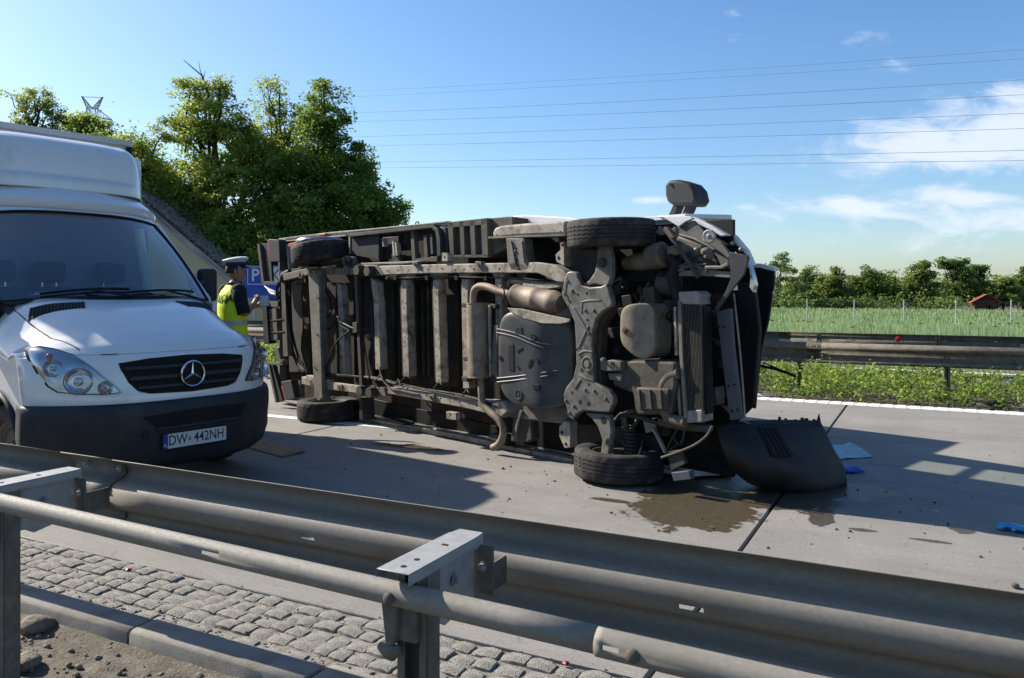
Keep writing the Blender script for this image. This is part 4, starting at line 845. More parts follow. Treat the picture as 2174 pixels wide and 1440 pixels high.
    for sg in (-1, 1):
        ol = [(sg*y, z) for y, z in HL]
        hl = patch('headlamp', ol, face_x, .003, M_black, TK, scale=1.0, thick=.002)
        patch('reflector', ol, face_x, .007, M_silver, hl, scale=.94)
        for y, z, r, m in ((.735,.895,.088,M_silver),(.845,.985,.058,M_silver),(.60,.845,.046,M_silver)):
            x = face_x(sg*y, z)+.036; b = B(); nn = Vector((1, sg*.38, .1)).normalized()
            b.lathe([(r,.004),(r*.96,.012),(r*.90,.010),(r*.75,-.004),(r*.5,-.012),(r*.34,-.010),(r*.33,.004),(r*.2,.012),(.0005,.015)], 28, (x, sg*y, z), nn, caps=False); b.build('lamp_bowl', m, hl, smooth=50)
            b = B(); b.lathe([(r*1.04,.002),(r*1.06,.008),(r*.97,.0125)], 28, (x, sg*y, z), nn, caps=False); b.build('bowl_ring', M_under2, hl, smooth=50)
        b = B(); x = face_x(sg*.845, 1.065)+.030; b.ball((x, sg*.845, 1.065), (.012,.024,.024)); b.build('indicator_bulb', M_orange, hl, smooth=180)
        patch('lens', ol, face_x, .046, M_lens, hl, scale=.985, dome=.012, rings=6)
    # wings, doors, wheel arches
    for sg in (-1, 1):
        y0 = sg*.90; arc = [(-1.02+.43*math.cos(a), .36+.43*math.sin(a)) for a in np.linspace(.25, math.pi-.1, 16)]
        pts = [(-.50,.72),(-.52,.85),(-.53,.95),(-.56,1.03),(-.60,1.06)]+[(nose_pt(r, 1).x+.0, nose_pt(r, 1).z-.004) for r in np.linspace(6.4, 10, 8)]+[(-1.20,1.42),(-2.42,1.42),(-2.42,.42),(-1.50,.42)]+arc[::-1]
        b = B(); b.prism([(x, sg*.955, z) for x, z in pts], (0,0,0), (0,-sg*.05,0)); b.build('side_panel', M_white, TK, bevel=.008, fix=True)
        b = B(); b.grid([[(-1.02+r*math.cos(a), sg*yy, .36+r*math.sin(a)) for a in np.linspace(-.1, math.pi+.1, 18)] for r, yy in ((.45,.97),(.43,.985),(.42,.96),(.42,.5))]); b.build('wheel_arch', M_plast, TK, smooth=50, solid=.006)
        fr = [(-1.27,.90,1.44),(-1.96,.785,2.15),(-2.40,.80,2.19),(-2.40,.93,1.43)]
        b = B()
        for p, q, r in ((fr[0],fr[1],.030),(fr[1],fr[2],.035),(fr[2],fr[3],.06),(fr[3],fr[0],.03)): b.tube([(p[0], sg*p[1], p[2]), (q[0], sg*q[1], q[2])], r, 8)
        b.tube([(-1.55, sg*.91, 1.43), (-1.58, sg*.85, 1.80)], .018, 6); b.build('door_frame', M_white, TK, smooth=50)
        b = B(); b.add([(p[0], sg*(p[1]-.01), p[2]) for p in fr], [(0,1,2,3)]); b.build('door_glass', M_win, TK)
        w = wheel('wheel', TK, (-1.02, sg*.80, .345), (sg*-math.pi/2, 0, 0), .345, .205, .20)
        w.rotation_euler = (sg*-math.pi/2, 0, .0)
    # windscreen and its pillars
    def ws(s, t): return Vector((-1.03-.76*t-.02*math.sin(math.pi*t)*-1-(.19-.02*t)*abs(s)**2.6, s*(.865-.115*t), 1.472+.735*t+.028*math.sin(math.pi*t)-(.035+.01*t)*abs(s)**3))
    b = B(); b.grid([[ws(s, t) for s in np.linspace(-1, 1, 25)] for t in np.linspace(0, 1, 12)]); b.build('windscreen', M_wscr, TK, smooth=180)
    b = B(); ins = lambda s, t: ws(s, t)+Vector((.003,0,.004))
    for e0, e1 in (((-1,0),(-1,1)),((-1,1),(1,1)),((1,1),(1,0)),((1,0),(-1,0))):
        path = [ins(e0[0]+(e1[0]-e0[0])*k/24, e0[1]+(e1[1]-e0[1])*k/24) for k in range(25)]; b.tube(path, .011, 5)
    b.build('windscreen_seal', M_black, TK, smooth=60)
    b = B()
    for sg in (-1, 1):
        rows = []
        for k in range(13):
            p = ws(sg, k/12); rows.append([p+Vector((.0,0,.0)), p+Vector((-.02, sg*.018, .002)), p+Vector((-.07, sg*.028, -.01)), p+Vector((-.13, sg*.028, -.03))])
        b.grid(rows)
    b.build('windscreen_pillar', M_white, TK, smooth=60, solid=.01)
    b = B(); b.grid([[ws(s, 1)+Vector((-dx, 0, dz))+Vector((0, s*dy, -abs(s)**6*.03*dx)) for s in np.linspace(-1, 1, 21)] for dx, dz, dy in ((0,.004,0),(.06,.04,.03),(.25,.07,.07),(.7,.08,.09))]); b.build('cab_roof', M_white, TK, smooth=180, solid=.01)
    b = B(); b.grid([[ws(s, .0)+Vector((dx, 0, dz)) for s in np.linspace(-.98, .98, 21)] for dx, dz in ((.06,-.02),(.03,.0),(-.02,.0))]); b.build('scuttle', M_black, TK, smooth=60)
    b = B()
    for s0, s1, t1 in ((-.72,.05,.035),(.02,.80,.03)):
        path = [ws(s0+(s1-s0)*k/14, .035+t1*math.sin(k/14*2))+Vector((.018,0,.014)) for k in range(15)]; b.tube(path, .010, 5); b.tube([ws(s1, .0)+Vector((.03,0,.01)), ws((s0+s1)/2, .055)+Vector((.028,0,.022))], .009, 5)
    b.tube([ws(.72,.03)+Vector((.02,0,.02)), ws(.80,.09)+Vector((.02,0,.02))], .004, 4)
    b.build('wiper', M_black, TK, smooth=50)
    p = ws(-.67,.055); b = B(); b.grid([[ws(s, t)+Vector((-.006,0,-.004)) for s in np.linspace(-.78,-.62,6)] for t in (.05,.075)]); st = b.build('windscreen_sticker', M_paper, TK, smooth=180)
    b = B(); b.grid([[ws(s, t)+Vector((.001,0,.001)) for s in np.linspace(-.775,-.75,3)] for t in (.054,.071)]); b.build('sticker_mark', M_euro, st)
    b = B(); b.grid([[ws(s, t)+Vector((.001,0,.001)) for s in np.linspace(-.735,-.64,4)] for t in (.060,.066)]); b.build('sticker_print', M_under2, st)
    # cab interior
    M_dash = mat('dashboard_grey', (.045,.048,.055), rough=.8); M_lin = mat('cab_lining', (.30,.31,.32), (.26,.27,.28), 3, rough=.9)
    b = B(); b.prism([(-1.12,-.84,1.40),(-1.35,-.84,1.44),(-1.58,-.84,1.36),(-1.66,-.84,1.20),(-1.62,-.84,.95),(-1.12,-.84,.95)], (0,0,0), (0,1.68,0)); b.prism([(-1.35,.22,1.43),(-1.60,.22,1.50),(-1.66,.22,1.40),(-1.60,.22,1.30)], (0,0,0), (0,.44,0)); b.build('dashboard', M_dash, TK, bevel=.02)
    b = B(); c = Vector((-1.72,.45,1.36)); n = Vector((-.75,0,.66)).normalized(); e = n.cross(Vector((0,1,0))); b.tube([c+(Vector((0,1,0))*math.cos(a)+e*math.sin(a))*.195 for a in np.linspace(0, 6.2832, 33)], .016, 7, False)
    for a in (0, math.pi, -math.pi/2): b.tube([c, c+(Vector((0,1,0))*math.cos(a)+e*math.sin(a))*.19], .014, 6)
    b.ball(c, .06, 10, 6); b.tube([c, c+Vector((.3,0,-.25))], .03, 6); b.build('steering_wheel', M_black, TK, smooth=180)
    for y, w in ((.45,.5),(-.10,.44),(-.52,.42)):
        b = B(); b.box((-2.02, y, .92), (.5, w, .14)); b.prism([(-2.20,y-w/2,.95),(-2.08,y-w/2,.95),(-2.16,y-w/2,1.55),(-2.24,y-w/2,1.58)], (0,0,0), (0,w,0)); s = b.build('seat', M_seat, TK, bevel=.04)
        b = B(); b.box((-2.22, y, 1.70), (.09, .27, .19)); b.build('headrest', M_seat, s, bevel=.035)
        b = B(); [b.tube([(-2.22, y+d, 1.5), (-2.22, y+d, 1.65)], .007, 6) for d in (-.06,.06)]; b.build('headrest_post', M_chrome, s)
    b = B(); b.box((-2.40, 0, 1.32), (.03, 1.82, 1.82)); b.build('rear_bulkhead', M_lin, TK)
    b = B(); b.box((-1.7, 0, .72), (1.6, 1.8, .04)); b.box((-.75, 0, .65), (.4, 1.2, .5)); b.build('cab_floor', M_black, TK)
    # sun visor, deflector
    b = B(); rows = []
    for dx, dz, ew in ((.02,-.02,1),(.06,.01,1.0),(.07,.06,1.0),(.02,.10,.98),(-.10,.17,.97),(-.28,.24,.95),(-.45,.28,.9)):
        rows.append([(-1.86+dx-.36*abs(s)**2.6, s*.86*ew, 2.255+dz-(.015 if dz > .1 else 0)*abs(s)**4-.05*abs(s)**10) for s in np.linspace(-1, 1, 31)])
    b.grid(rows); vz = b.build('sun_visor', M_white, TK, smooth=50, solid=.012, fix=True)
    b = B(); rows = []
    def defl(s, t):
        a = t*math.pi/2; xc = -1.97-.60*t**3.5; zc = 2.43+.53*math.sin(a)**.9; w = .93-.05*t
        x = xc-.66*abs(s)**4; z = zc-.12*abs(s)**8*t; y = w*math.copysign(abs(s)**.9, s)
        inn = 1/(1+math.exp((abs(s)-.60)*70)); inn *= 1/(1+math.exp(-(t-.11)*110)); x -= .055*inn
        return (x, y, z)
    for t in np.concatenate([np.linspace(0, .25, 30), np.linspace(.28, 1, 20)]): rows.append([defl(s, t) for s in np.linspace(-1, 1, 71)])
    b.grid(rows); b.build('roof_deflector', M_white, TK, smooth=180, solid=.01, fix=True)
    b = B()
    for sg in (-1, 1): b.grid([[(defl(sg, t)[0]-dx, sg*(.93-.05*t-.03*dx), defl(sg, t)[2]-dx*.02) for dx in (0,.12,.3)] for t in np.linspace(0, 1, 10)])
    b.build('deflector_side', M_white, TK, smooth=180, solid=.01)
    b = B(); b.box((-2.80, 0, 1.97), (.68, 1.79, 1.84)); b.build('light_gap_filler', M_white, TK, bevel=.04)  # added block hidden behind the deflector, stops sunlight slipping through the gap
    # mirrors
    for sg in (-1, 1):
        b = B(); b.box((-1.57, sg*1.07, 1.585), (.13, .17, .32)); mr = b.build('mirror', M_plast, TK, bevel=.04, seg=3)
        b = B(); b.tube([(-1.42, sg*.95, 1.48), (-1.50, sg*1.04, 1.50), (-1.55, sg*1.05, 1.50)], .03, 8); b.tube([(-1.45, sg*.94, 1.58), (-1.55, sg*1.05, 1.66)], .022, 8); b.build('mirror_arm', M_plast, mr, smooth=50)
    # the box
    b = B(); b.box((-5.25, 0, 1.99), (4.1, 2.24, 2.32)); bx = b.build('cargo_box', M_boxw, TK)
    b = B()
    for y in (-1.125, 1.125): b.box((-3.205, y, 1.99), (.05, .05, 2.36)); b.box((-5.25, y, 3.155), (4.1, .06, .06))
    b.box((-3.205, 0, 3.155), (.055, 2.32, .065)); b.box((-3.202, 0, .85), (.05, 2.2, .1)); b.build('edge_trim', M_boxw, bx, bevel=.008)
    for y in (-1.11, 1.11):
        b = B(); b.box((-3.165, y, 3.05), (.045, .055, .13)); b.build('marker_lamp', M_black, bx, bevel=.01)
    b = B(); b.box((-3.165, -.78, 3.20), (.10,.05,.06)); b.tube([(-3.18,-.80,3.16),(-3.2,-.9,3.22)], .012, 5); b.build('roof_bracket', M_rust, bx, bevel=.01)
    b = B(); b.box((-4.9, 0, .62), (4.6, .8, .16)); b.build('chassis_frame', M_darkm, TK)
    for sg in (-1, 1): wheel('wheel', TK, (-4.75, sg*.82, .345), (sg*-math.pi/2, 0, 0), .345, .205, .20)
truck()
# ------------------------------------------------------------------ the overturned van: a = forward, b = away from the camera (its height when upright), c = up
VAN = thing('overturned_van', 'van lying on its left side across the lanes, dusty underside facing the guardrail', 'van', (.865, 6.5, 0), math.radians(-45))
def P(px, py, b):
    """surveyed direction at depth b of the van -> the van's own coordinates"""
    d = (px-1087)/1700; t = (7.365+b/.70711)/(d+1); X = d*t
    return Vector(((X-.865-t+6.5)*.70711, b, 1.51-(py-622)*t/1700))
def plate(name, pts, b0, b1, m, bevel=.004, parent=VAN, seg=2):
    B_ = B(); q = [P(x, y, b0) for x, y in pts]; B_.prism([(p.x, 0, p.z) for p in q], (0, b0, 0), (0, b1, 0)); return B_.build(name, m, parent, bevel=bevel, fix=True, seg=seg)
def pipe(name, pts, r, m, b=0, parent=VAN, n=10, smooth_=3):
    path = [P(*(p if len(p) == 3 else (p[0], p[1], b))) for p in pts]
    out = []
    for i in range(len(path)-1):              # Catmull-Rom through the surveyed points
        p0, p1, p2, p3 = path[max(i-1,0)], path[i], path[i+1], path[min(i+2,len(path)-1)]
        for k in range(smooth_):
            t = k/smooth_; out.append(.5*((2*p1)+(p2-p0)*t+(2*p0-5*p1+4*p2-p3)*t*t+(3*p1-p0-3*p2+p3)*t**3))
    out.append(path[-1]); return B().tube(out, r, n).build(name, m, parent, smooth=60)
def strip(name, pts, w, b0, b1, m, bevel=.003, parent=VAN):
    """bar following points, w in pixels"""
    L_, R_ = [], []
    for i, (x, y) in enumerate(pts):
        x0, y0 = pts[max(i-1,0)]; x1, y1 = pts[min(i+1,len(pts)-1)]; l = math.hypot(x1-x0, y1-y0); nx_, ny_ = -(y1-y0)/l*w/2, (x1-x0)/l*w/2; L_.append((x+nx_, y+ny_)); R_.append((x-nx_, y-ny_))
    return plate(name, L_+R_[::-1], b0, b1, m, bevel, parent)
def holes(parent, pts, b, r=.011, name='bolt_hole', m=None):  # black discs on the surface, painting the dark of each hole
    B_ = B()
    for x, y in pts: B_.lathe([(r, 0), (r*.9, .0015), (.0005, .0012)], 10, P(x, y, b), (0,-1,0), caps=False)
    return B_.build(name, m or M_darkhole, parent)
def bolts(parent, pts, b, r=.014, m=None, h=.009):
    for x, y in pts: o = B().lathe([(r*1.5,0),(r*1.5,.003),(r,.003),(r,h),(r*.55,h),(r*.5,h*1.5),(.0005,h*1.5)], 6, P(x, y, b), (0,-1,.1), caps=False).build('bolt', m or M_under2, parent)
    return o
def shell(name, pts, bf, b1, m, rnd=.03, parent=VAN):
    """moulded body: outline at the surface bf(a), rounded edge, side wall back to b1"""
    q = [P(x, y, bf(P(x, y, -.1).x)) for x, y in pts]; fine = []
    for i in range(len(q)):
        p, r = q[i], q[(i+1) % len(q)]; k = max(1, int((r-p).length/.03))
        fine += [p.lerp(r, j/k) for j in range(k)]
    for _ in range(3): fine = [(fine[i-1]+fine[i]*2+fine[(i+1) % len(fine)])/4 for i in range(len(fine))]
    c = sum(fine, Vector())/len(fine); rows = [[(p.x, b1, p.z) for p in fine]]
    for s, d in ((1, rnd*1.3), (.995, rnd*.65), (.98, rnd*.25), (.95, .004), (.88, 0), (.75, 0), (.6, 0), (.45, 0), (.3, 0), (.15, 0), (.002, 0)):
        rows.append([(c.x+(p.x-c.x)*s, bf(c.x+(p.x-c.x)*s)+d, c.z+(p.z-c.z)*s) for p in fine])
    return B().grid(rows, True).build(name, m, parent, smooth=180, fix=True)
def fold(px, b0, k):
    a0 = P(px, 700, b0).x; return lambda a: b0+k*math.log(1+math.exp((a-a0)*40))/40
def van():
    # box body: floor, walls
    b = B(); b.prism([(-5.95,.40,.03),(-1.55,.40,.03),(-1.55,2.76,.03),(-5.95,2.76,.03)], (0,0,0), (0,0,2.2)); bx = b.build('box_body', M_boxw, VAN, bevel=.02)
    b = B(); b.box((-3.75, .375, 1.13), (4.4, .05, 2.16)); fl = b.build('floor', M_floor, VAN)
    b = B()
    for c in (.05, 2.235): b.box((-3.75, .33, c), (4.42, .16, .03))
    b.box((-5.955, .33, 1.13), (.03, .16, 2.2)); b.build('floor_edge_trim', M_alu, VAN, bevel=.004)
    for x0, x1, y0, y1 in ((640,655,600,800),(690,713,600,800),(733,750,600,800),(772,790,600,800),(817,835,592,815),(868,884,592,812),(938,972,592,822),(999,1046,592,640)):
        k = .985; plate('floor_plank', [(x0,y0),(x1,y0),(x1+3,y1),(x0+3,y1)], .27, .33, M_floor, .004)
    for x0, x1 in ((660,667),(722,726),(760,764),(843,846),(893,897),(905,909)):
        plate('floor_rib', [(x0,605),(x1,605),(x1+3,800),(x0+3,800)], .30, .345, M_darkm, .002)
    for px in (700, 780, 880, 1000): plate('stain_board', [(px,500),(px+26,500),(px+26,556),(px,556)], .31, .34, M_floor, .002)
    # rails
    up = plate('chassis_rail', [(803,565),(900,562),(1000,560),(1140,557),(1172,562),(1195,574),(1212,592),(1205,602),(1180,598),(1160,588),(1140,580),(1000,580),(900,581),(815,584)], -.02, .10, M_under, .008)
    holes(up, [(822,575),(845,574),(868,574),(895,574),(910,572),(940,571),(966,573),(985,572),(1006,571),(1033,571),(1060,571),(1100,572)], -.0205, .010)
    lo = plate('chassis_rail', [(823,821),(900,832),(997,846),(1067,853),(1078,872),(1060,889),(1040,880),(997,869),(900,850),(823,836)], -.02, .10, M_under, .008)
    holes(lo, [(835,829),(870,834),(905,840),(935,846),(975,853),(1012,862),(1035,868)], -.0205, .010)
    plate('front_rail', [(1067,853),(1130,862),(1200,860),(1220,880),(1190,900),(1120,893),(1078,886)], .02, .16, M_under2, .02)
    plate('front_rail', [(1130,560),(1180,563),(1215,590),(1205,605),(1160,592)], .02, .12, M_under, .012)
    for (x, y) in ((944,546),(956,880)):
        t = plate('mount_plate', [(x-6,y-9),(x+6,y-9),(x+6,y+9),(x-6,y+9)] if y < 600 else [(x-9,y-6),(x+12,y-3),(x+12,y+12),(x-8,y+10)], -.04, .02, M_under, .002); holes(t, [(x, y)], -.041, .012); 
    # cross members
    for pts, hs in (([(714,600),(724,606),(726,640),(733,797),(722,797),(717,640)], [(720,640),(723,690),(726,740),(728,780)]),
                    ([(786,590),(800,600),(803,640),(808,785),(797,785),(793,640)], [(797,640),(799,680),(801,720)]),
                    ([(843,580),(872,580),(863,592),(863,640),(869,800),(857,800),(852,640),(851,592)], [(857,640),(859,655),(860,672),(861,690),(862,715),(862,735),(863,755),(864,780)]),
                    ([(911,580),(940,580),(931,592),(931,640),(937,813),(926,813),(920,640),(919,592)], [(924,620),(925,640),(926,655),(927,700),(929,735),(930,755),(931,775),(932,798)]),
                    ([(972,580),(1002,580),(993,592),(993,640),(996,825),(983,825),(980,640),(980,592)], [(986,610),(987,625),(988,660),(989,760),(990,800)]),
                    ([(1044,580),(1074,580),(1064,592),(1064,640),(1066,690),(1052,690),(1051,640),(1051,592)], [(1057,600)])):
        o = plate('cross_member', pts, .03, .12, M_under, .004); holes(o, [(x-2, y) for x, y in hs]+[(x+2.5, y+4) for x, y in hs[::2]], .0295, .0065)
    for (x0, y0, x1, y1) in ((711,640,719,797),(787,640,794,785),(850,600,856,798),(918,600,925,811),(979,600,982,640)): strip('member_flange', [(x0,y0),(x1,y1)], 3, .05, .14, M_darkm, .001)
    for (x0, y0, x1, y1) in ((727,640,735,797),(805,640,810,785),(865,600,871,798),(933,600,939,811)): strip('member_flange', [(x0,y0),(x1,y1)], 2.5, .07, .15, M_under, .001)
    pipe('fuel_line', [(820,588,.02),(860,590,.0),(930,587,.01),(1000,589,.0),(1060,590,.02),(1110,594,.03)], .007, M_darkm, n=6); pipe('fuel_line', [(818,592,.03),(880,594,.02),(960,591,.02),(1040,594,.03)], .006, M_black, n=6)
    for x, y in ((838,590),(905,590),(968,590),(1030,591)): plate('line_clip', [(x-3,y-4),(x+3,y-4),(x+3,y+5),(x-3,y+5)], -.01, .03, M_black, .001)
    for x, y, w, h in ((880,560,5,4),(1015,560,6,5),(700,574,5,8),(733,574,5,8),(660,810,6,5),(720,822,5,5),(915,842,6,4),(1020,858,6,5)): q_ = plate('rail_bracket', [(x-w,y-h),(x+w,y-h),(x+w,y+h),(x-w,y+h)], -.045, .02, M_under2, .002); bolts(q_, [(x, y)], -.045, .009)
    for k in range(7): y = 625+k*26+random.uniform(-6,6); pipe('cable', [(662+random.uniform(-3,3),y,-.09),(672+random.uniform(-2,2),y+9,-.095),(684,y+14+random.uniform(-5,5),-.05)], .005, M_black, n=5) if k % 3 == 0 else None
    pipe('cable', [(765,600,0),(772,640,.01),(770,700,-.0),(778,760,.0),(784,806,-.02)], .008, M_black, n=6); pipe('cable', [(640,620,.15),(645,680,.12),(640,740,.14),(652,792,.05)], .010, M_black, n=6)
    plate('hanger_bar', [(751,585),(757,585),(769,823),(763,823)], -.02, .03, M_darkm, .003)
    pipe('bent_stay', [(690,612),(691,640),(685,668),(689,690),(695,720),(692,745),(686,765),(687,785)], .020, M_under, .05)
    # rear axle, springs, wheels
    ax = plate('rear_axle', [(653,572),(677,572),(686,853),(667,853)], -.085, .03, M_under2, .02, seg=3)
    bolts(ax, [(660,578),(670,578),(669,846),(681,846)], -.085, .014)
    sp = plate('leaf_spring', [(600,582),(655,569),(757,570),(757,584),(655,583),(602,596)], -.03, .04, M_under2, .004)
    pipe('spring_shackle', [(597,600),(600,585),(615,576)], .03, M_darkm, .02)
    sp = plate('leaf_spring', [(640,800),(670,806),(768,822),(768,836),(690,826),(640,815)], -.03, .04, M_under, .004)
    plate('spring_leaf', [(650,797),(680,803),(700,808),(700,813),(650,805)], -.04, .03, M_under, .003)
    for x, y in ((767,574),(789,576),(773,829),(793,833)): 
        q = P(x, y, 0); B().lathe([(.055,-.07),(.06,-.05),(.06,.05),(.055,.07)], 16, q, (0,1,0)).build('spring_bush', M_darkm, VAN, smooth=40)
    plate('spring_hanger', [(757,563),(800,563),(815,585),(757,587)], .02, .1, M_under2, .006); plate('spring_hanger', [(760,818),(815,824),(820,842),(765,838)], .02, .1, M_under2, .006)
    RY = lambda t: Matrix.Rotation(t, 3, 'Y')
    wheel('wheel', VAN, (0, .0, .135), Matrix.Rotation(math.radians(3), 3, 'X').to_4x4().to_euler() if False else (math.pi-.03, .015, 0), .362, .225, .215)
    wheel('wheel', VAN, (-.075, 0, 1.99), (.015, -.01, 0), .362, .225, .215)
    wheel('wheel', VAN, (-4.33, 0, .125), (math.pi, -.02, 0), .362, .225, .215)
    wheel('wheel', VAN, (-4.47, 0, 1.985), (.02, -.15, 0), .362, .225, .215)
    q = P(680, 512, .05); B().lathe([(.29,-.02),(.30,.0),(.285,.02),(.2,.035),(.0005,.04)], 32, q, (-.05,0,1)).build('wheel_cover', M_silver, VAN, smooth=40)
    plate('hub_bracket', [(723,548),(735,543),(748,546),(752,560),(745,572),(730,566)], .0, .06, M_under2, .006)
    for y0, r in ((553,.05),(560,.035)): B().lathe([(r,-.03),(r,.03)], 12, P(740, y0, -.02), (.3,-1,0)).build('bearing_boss', M_darkm, VAN, smooth=40)
    # brake hoses and harness
    pipe('brake_hose', [(690,830,-.03),(693,790,-.04),(700,755,-.05),(718,722,-.05),(742,703,-.03)], .009, M_black)
    pipe('brake_hose', [(742,703,-.01),(722,690,-.02),(716,672,.0),(700,700,0),(684,680,.02),(676,625,.02)], .009, M_black)
    pipe('brake_pipe', [(716,680,.02),(735,690,0),(750,697,0),(775,700,.02)], .008, M_under2)
    plate('brake_valve', [(748,686),(757,684),(758,706),(749,708)], -.04, .02, M_darkm, .004)
    pipe('brake_hose', [(676,600,.02),(677,560,.03),(690,610,.0),(702,640,.0),(703,665,0),(690,678,0)], .009, M_black)
    for k in range(5):
        j = lambda: random.uniform(-3.5,3.5)
        pipe('cable', [(690+j(),795+j(),-.02),(740,800+j(),-.0),(800,800+j()+4,-.01),(850,818+j(),-.03),(905,828+j(),-.03),(960,838+j(),-.03),(1000,846+j(),-.035),(1060+j(),862+j(),-.02)], .0085, M_black if k else M_cyl, n=6)
    for x, y in ((863,800),(932,815),(990,832),(845,812),(807,800)):
        pipe('cable_tie', [(x-12,y+10,-.03),(x-3,y,-.04),(x+1,y-8,.02)], .006, M_black, n=5); pipe('cable_tie', [(x+12,y+12,-.03),(x+4,y,-.04),(x,y-7,.02)], .006, M_black, n=5)
    pipe('cable', [(806,780,0),(812,805,-.03),(830,825,-.04),(850,830,-.03),(890,838,-.025)], .011, M_cyl, n=6)
    # top side: skirts and frames
    plate('skirt_panel', [(741,501),(804,497),(804,552),(741,540)], .10, .16, M_plast, .004)
    plate('skirt_panel', [(804,505),(846,502),(846,548),(804,552)], .22, .26, M_plast, .004)
    strip('skirt_rail', [(738,500),(830,490),(900,482),(922,480)], 7, .05, .16, M_skirt, .004)
    strip('skirt_arch', [(918,482),(927,490),(930,505),(932,545)], 9, .05, .25, M_plast, .01)
    plate('skirt_end', [(923,478),(945,484),(950,500),(950,546),(933,548),(931,500)], .10, .30, M_plast, .01)
    for pts, m in (([(871,490),(878,490),(882,555),(875,556)], M_skirt), ([(899,499),(905,498),(908,547),(901,548)], M_skirt), ([(878,551),(907,545),(908,551),(879,557)], M_skirt), ([(912,497),(917,497),(919,540),(915,540)], M_skirt), ([(832,511),(835,511),(838,543),(834,543)], M_under), ([(838,515),(841,515),(844,543),(840,543)], M_under), ([(810,506),(813,506),(815,524),(812,524)], M_under), ([(740,499),(743,499),(743,540),(741,540)], M_under)):
        plate('skirt_stay', pts, .09, .15, m, .002)
    plate('skirt_shelf', [(831,541),(850,541),(850,556),(833,556)], .12, .2, M_plast, .003); plate('skirt_wedge', [(885,556),(915,545),(928,545),(928,556)], .0, .2, M_darkm, .004)
    strip('skirt_lower_edge', [(760,561),(850,558),(945,553)], 4, .05, .12, M_alu, .002)
    strip('box_lower_edge', [(607,506),(700,495),(800,486),(949,471)], 3, .24, .30, M_alu, .002)
    strip('box_lower_edge', [(607,512),(735,500)], 2.5, .22, .25, M_alu, .002)
    strip('tail_lamp_cluster', [(612,521),(640,515)], 7, .05, .12, M_orange, .004); plate('side_marker', [(672,498),(690,495),(690,499),(672,502)], .21, .25, M_orange, .002)
    pipe('strap_loop', [(882,478,.26),(883,473,.26),(886,471,.26),(889,473,.26),(889,477,.26)], .007, M_black); plate('strap_anchor', [(872,479),(912,475),(912,479),(872,483)], .25, .30, M_black, .002)
    # tool box with ribs
    tb = plate('tool_box', [(951,473),(1034,464),(1088,461),(1088,520),(1036,546),(957,547)], .11, .42, M_skirt, .006)
    for pts in ([(950,473),(961,472),(964,546),(956,547)], [(975,471),(984,470),(987,546),(979,546)], [(997,469),(1007,468),(1010,545),(1001,545)], [(1021,466),(1034,464),(1036,545),(1024,545)], [(950,472),(1034,463),(1034,477),(951,484)], [(956,542),(1036,541),(1036,547),(956,548)]): plate('rib', pts, .05, .12, M_skirt, .004, tb)
    plate('box_side', [(1036,464),(1090,460),(1092,500),(1062,505),(1046,530),(1037,544)], .14, .20, M_plast, .004)
    sl = plate('sill_panel', [(1045,494),(1050,484),(1063,479),(1120,474),(1200,469),(1200,498),(1120,500),(1046,504)], .02, .30, M_under, .022, seg=3); holes(sl, [(1055,499),(1089,497),(1190,492)], .0195, .008)
    strip('sill_flange', [(1036,505),(1120,502),(1200,499)], 4, -.02, .16, M_under2, .002)
    plate('door_skin', [(1078,470),(1090,458),(1110,456),(1200,461),(1260,470),(1200,474),(1120,476)], .32, .60, M_white, .012)
    ou = plate('outrigger', [(1074,506),(1112,506),(1116,545),(1124,560),(1122,572),(1105,577),(1085,574),(1078,560)], -.02, .10, M_under2, .008)
    plate('outrigger_rib', [(1080,512),(1085,512),(1094,560),(1089,560)], -.035, 0, M_under2, .003, ou); plate('outrigger_rib', [(1103,512),(1108,512),(1113,556),(1108,556)], -.035, 0, M_under2, .003, ou); bolts(ou, [(1094,533)], -.02, .012); holes(ou, [(1096,528),(1097,553),(1102,570)], -.021, .012)
    for pts, h in (([(1179,541),(1190,531),(1189,516),(1197,514),(1198,566),(1188,560),(1181,556)], (1186,548)), ([(1187,906),(1197,895),(1210,897),(1211,950),(1199,952),(1187,926)], (1193,918))):
        o = plate('jacking_bracket', pts, -.04, .06, M_under, .005); holes(o, [h, (h[0]+8, h[1]-28 if h[1] < 700 else h[1]+25)], -.0415, .016)
    # wheel housings, and a black sheet standing in for the engine bay's shade
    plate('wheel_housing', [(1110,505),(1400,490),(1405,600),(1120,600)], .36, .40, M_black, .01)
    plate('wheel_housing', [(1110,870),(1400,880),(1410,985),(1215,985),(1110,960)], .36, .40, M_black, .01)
    b = B(); b.box((.05, .42, 1.08), (1.5, .04, 2.0)); b.build('bay_shade_sheet', M_black, VAN)
    for pts, bb in (([(1185,500),(1300,520),(1310,575),(1250,600),(1190,560)], .22), ([(1225,900),(1300,905),(1400,930),(1400,965),(1230,960)], .25)): plate('splash_shield', pts, bb, bb+.02, M_darkm, .004)
    plate('bulkhead_panel', [(1065,585),(1195,600),(1205,640),(1100,650),(1066,620)], .16, .2, M_darkm, .006)
    pipe('heat_pipe', [(1085,596),(1120,600),(1160,607),(1200,604)], .035, M_under2, .06); strip('heat_shield_edge', [(1110,604),(1160,611),(1195,606)], 5, .02, .05, M_under, .002)
    # lower ground edge of the bodywork
    strip('lower_skirt', [(762,891),(860,907),(960,926),(1050,946),(1130,962),(1215,980)], 9, .20, .30, M_under, .006)
    strip('lower_skirt_lip', [(762,888),(900,911),(1050,940)], 3, .17, .20, M_alu, .002)
    plate('hollow_shade_sheet', [(762,845),(768,842),(1055,905),(1060,940),(765,890)], .33, .36, M_black, .004)  # black sheet painting the shade in the hollow above the ground sill
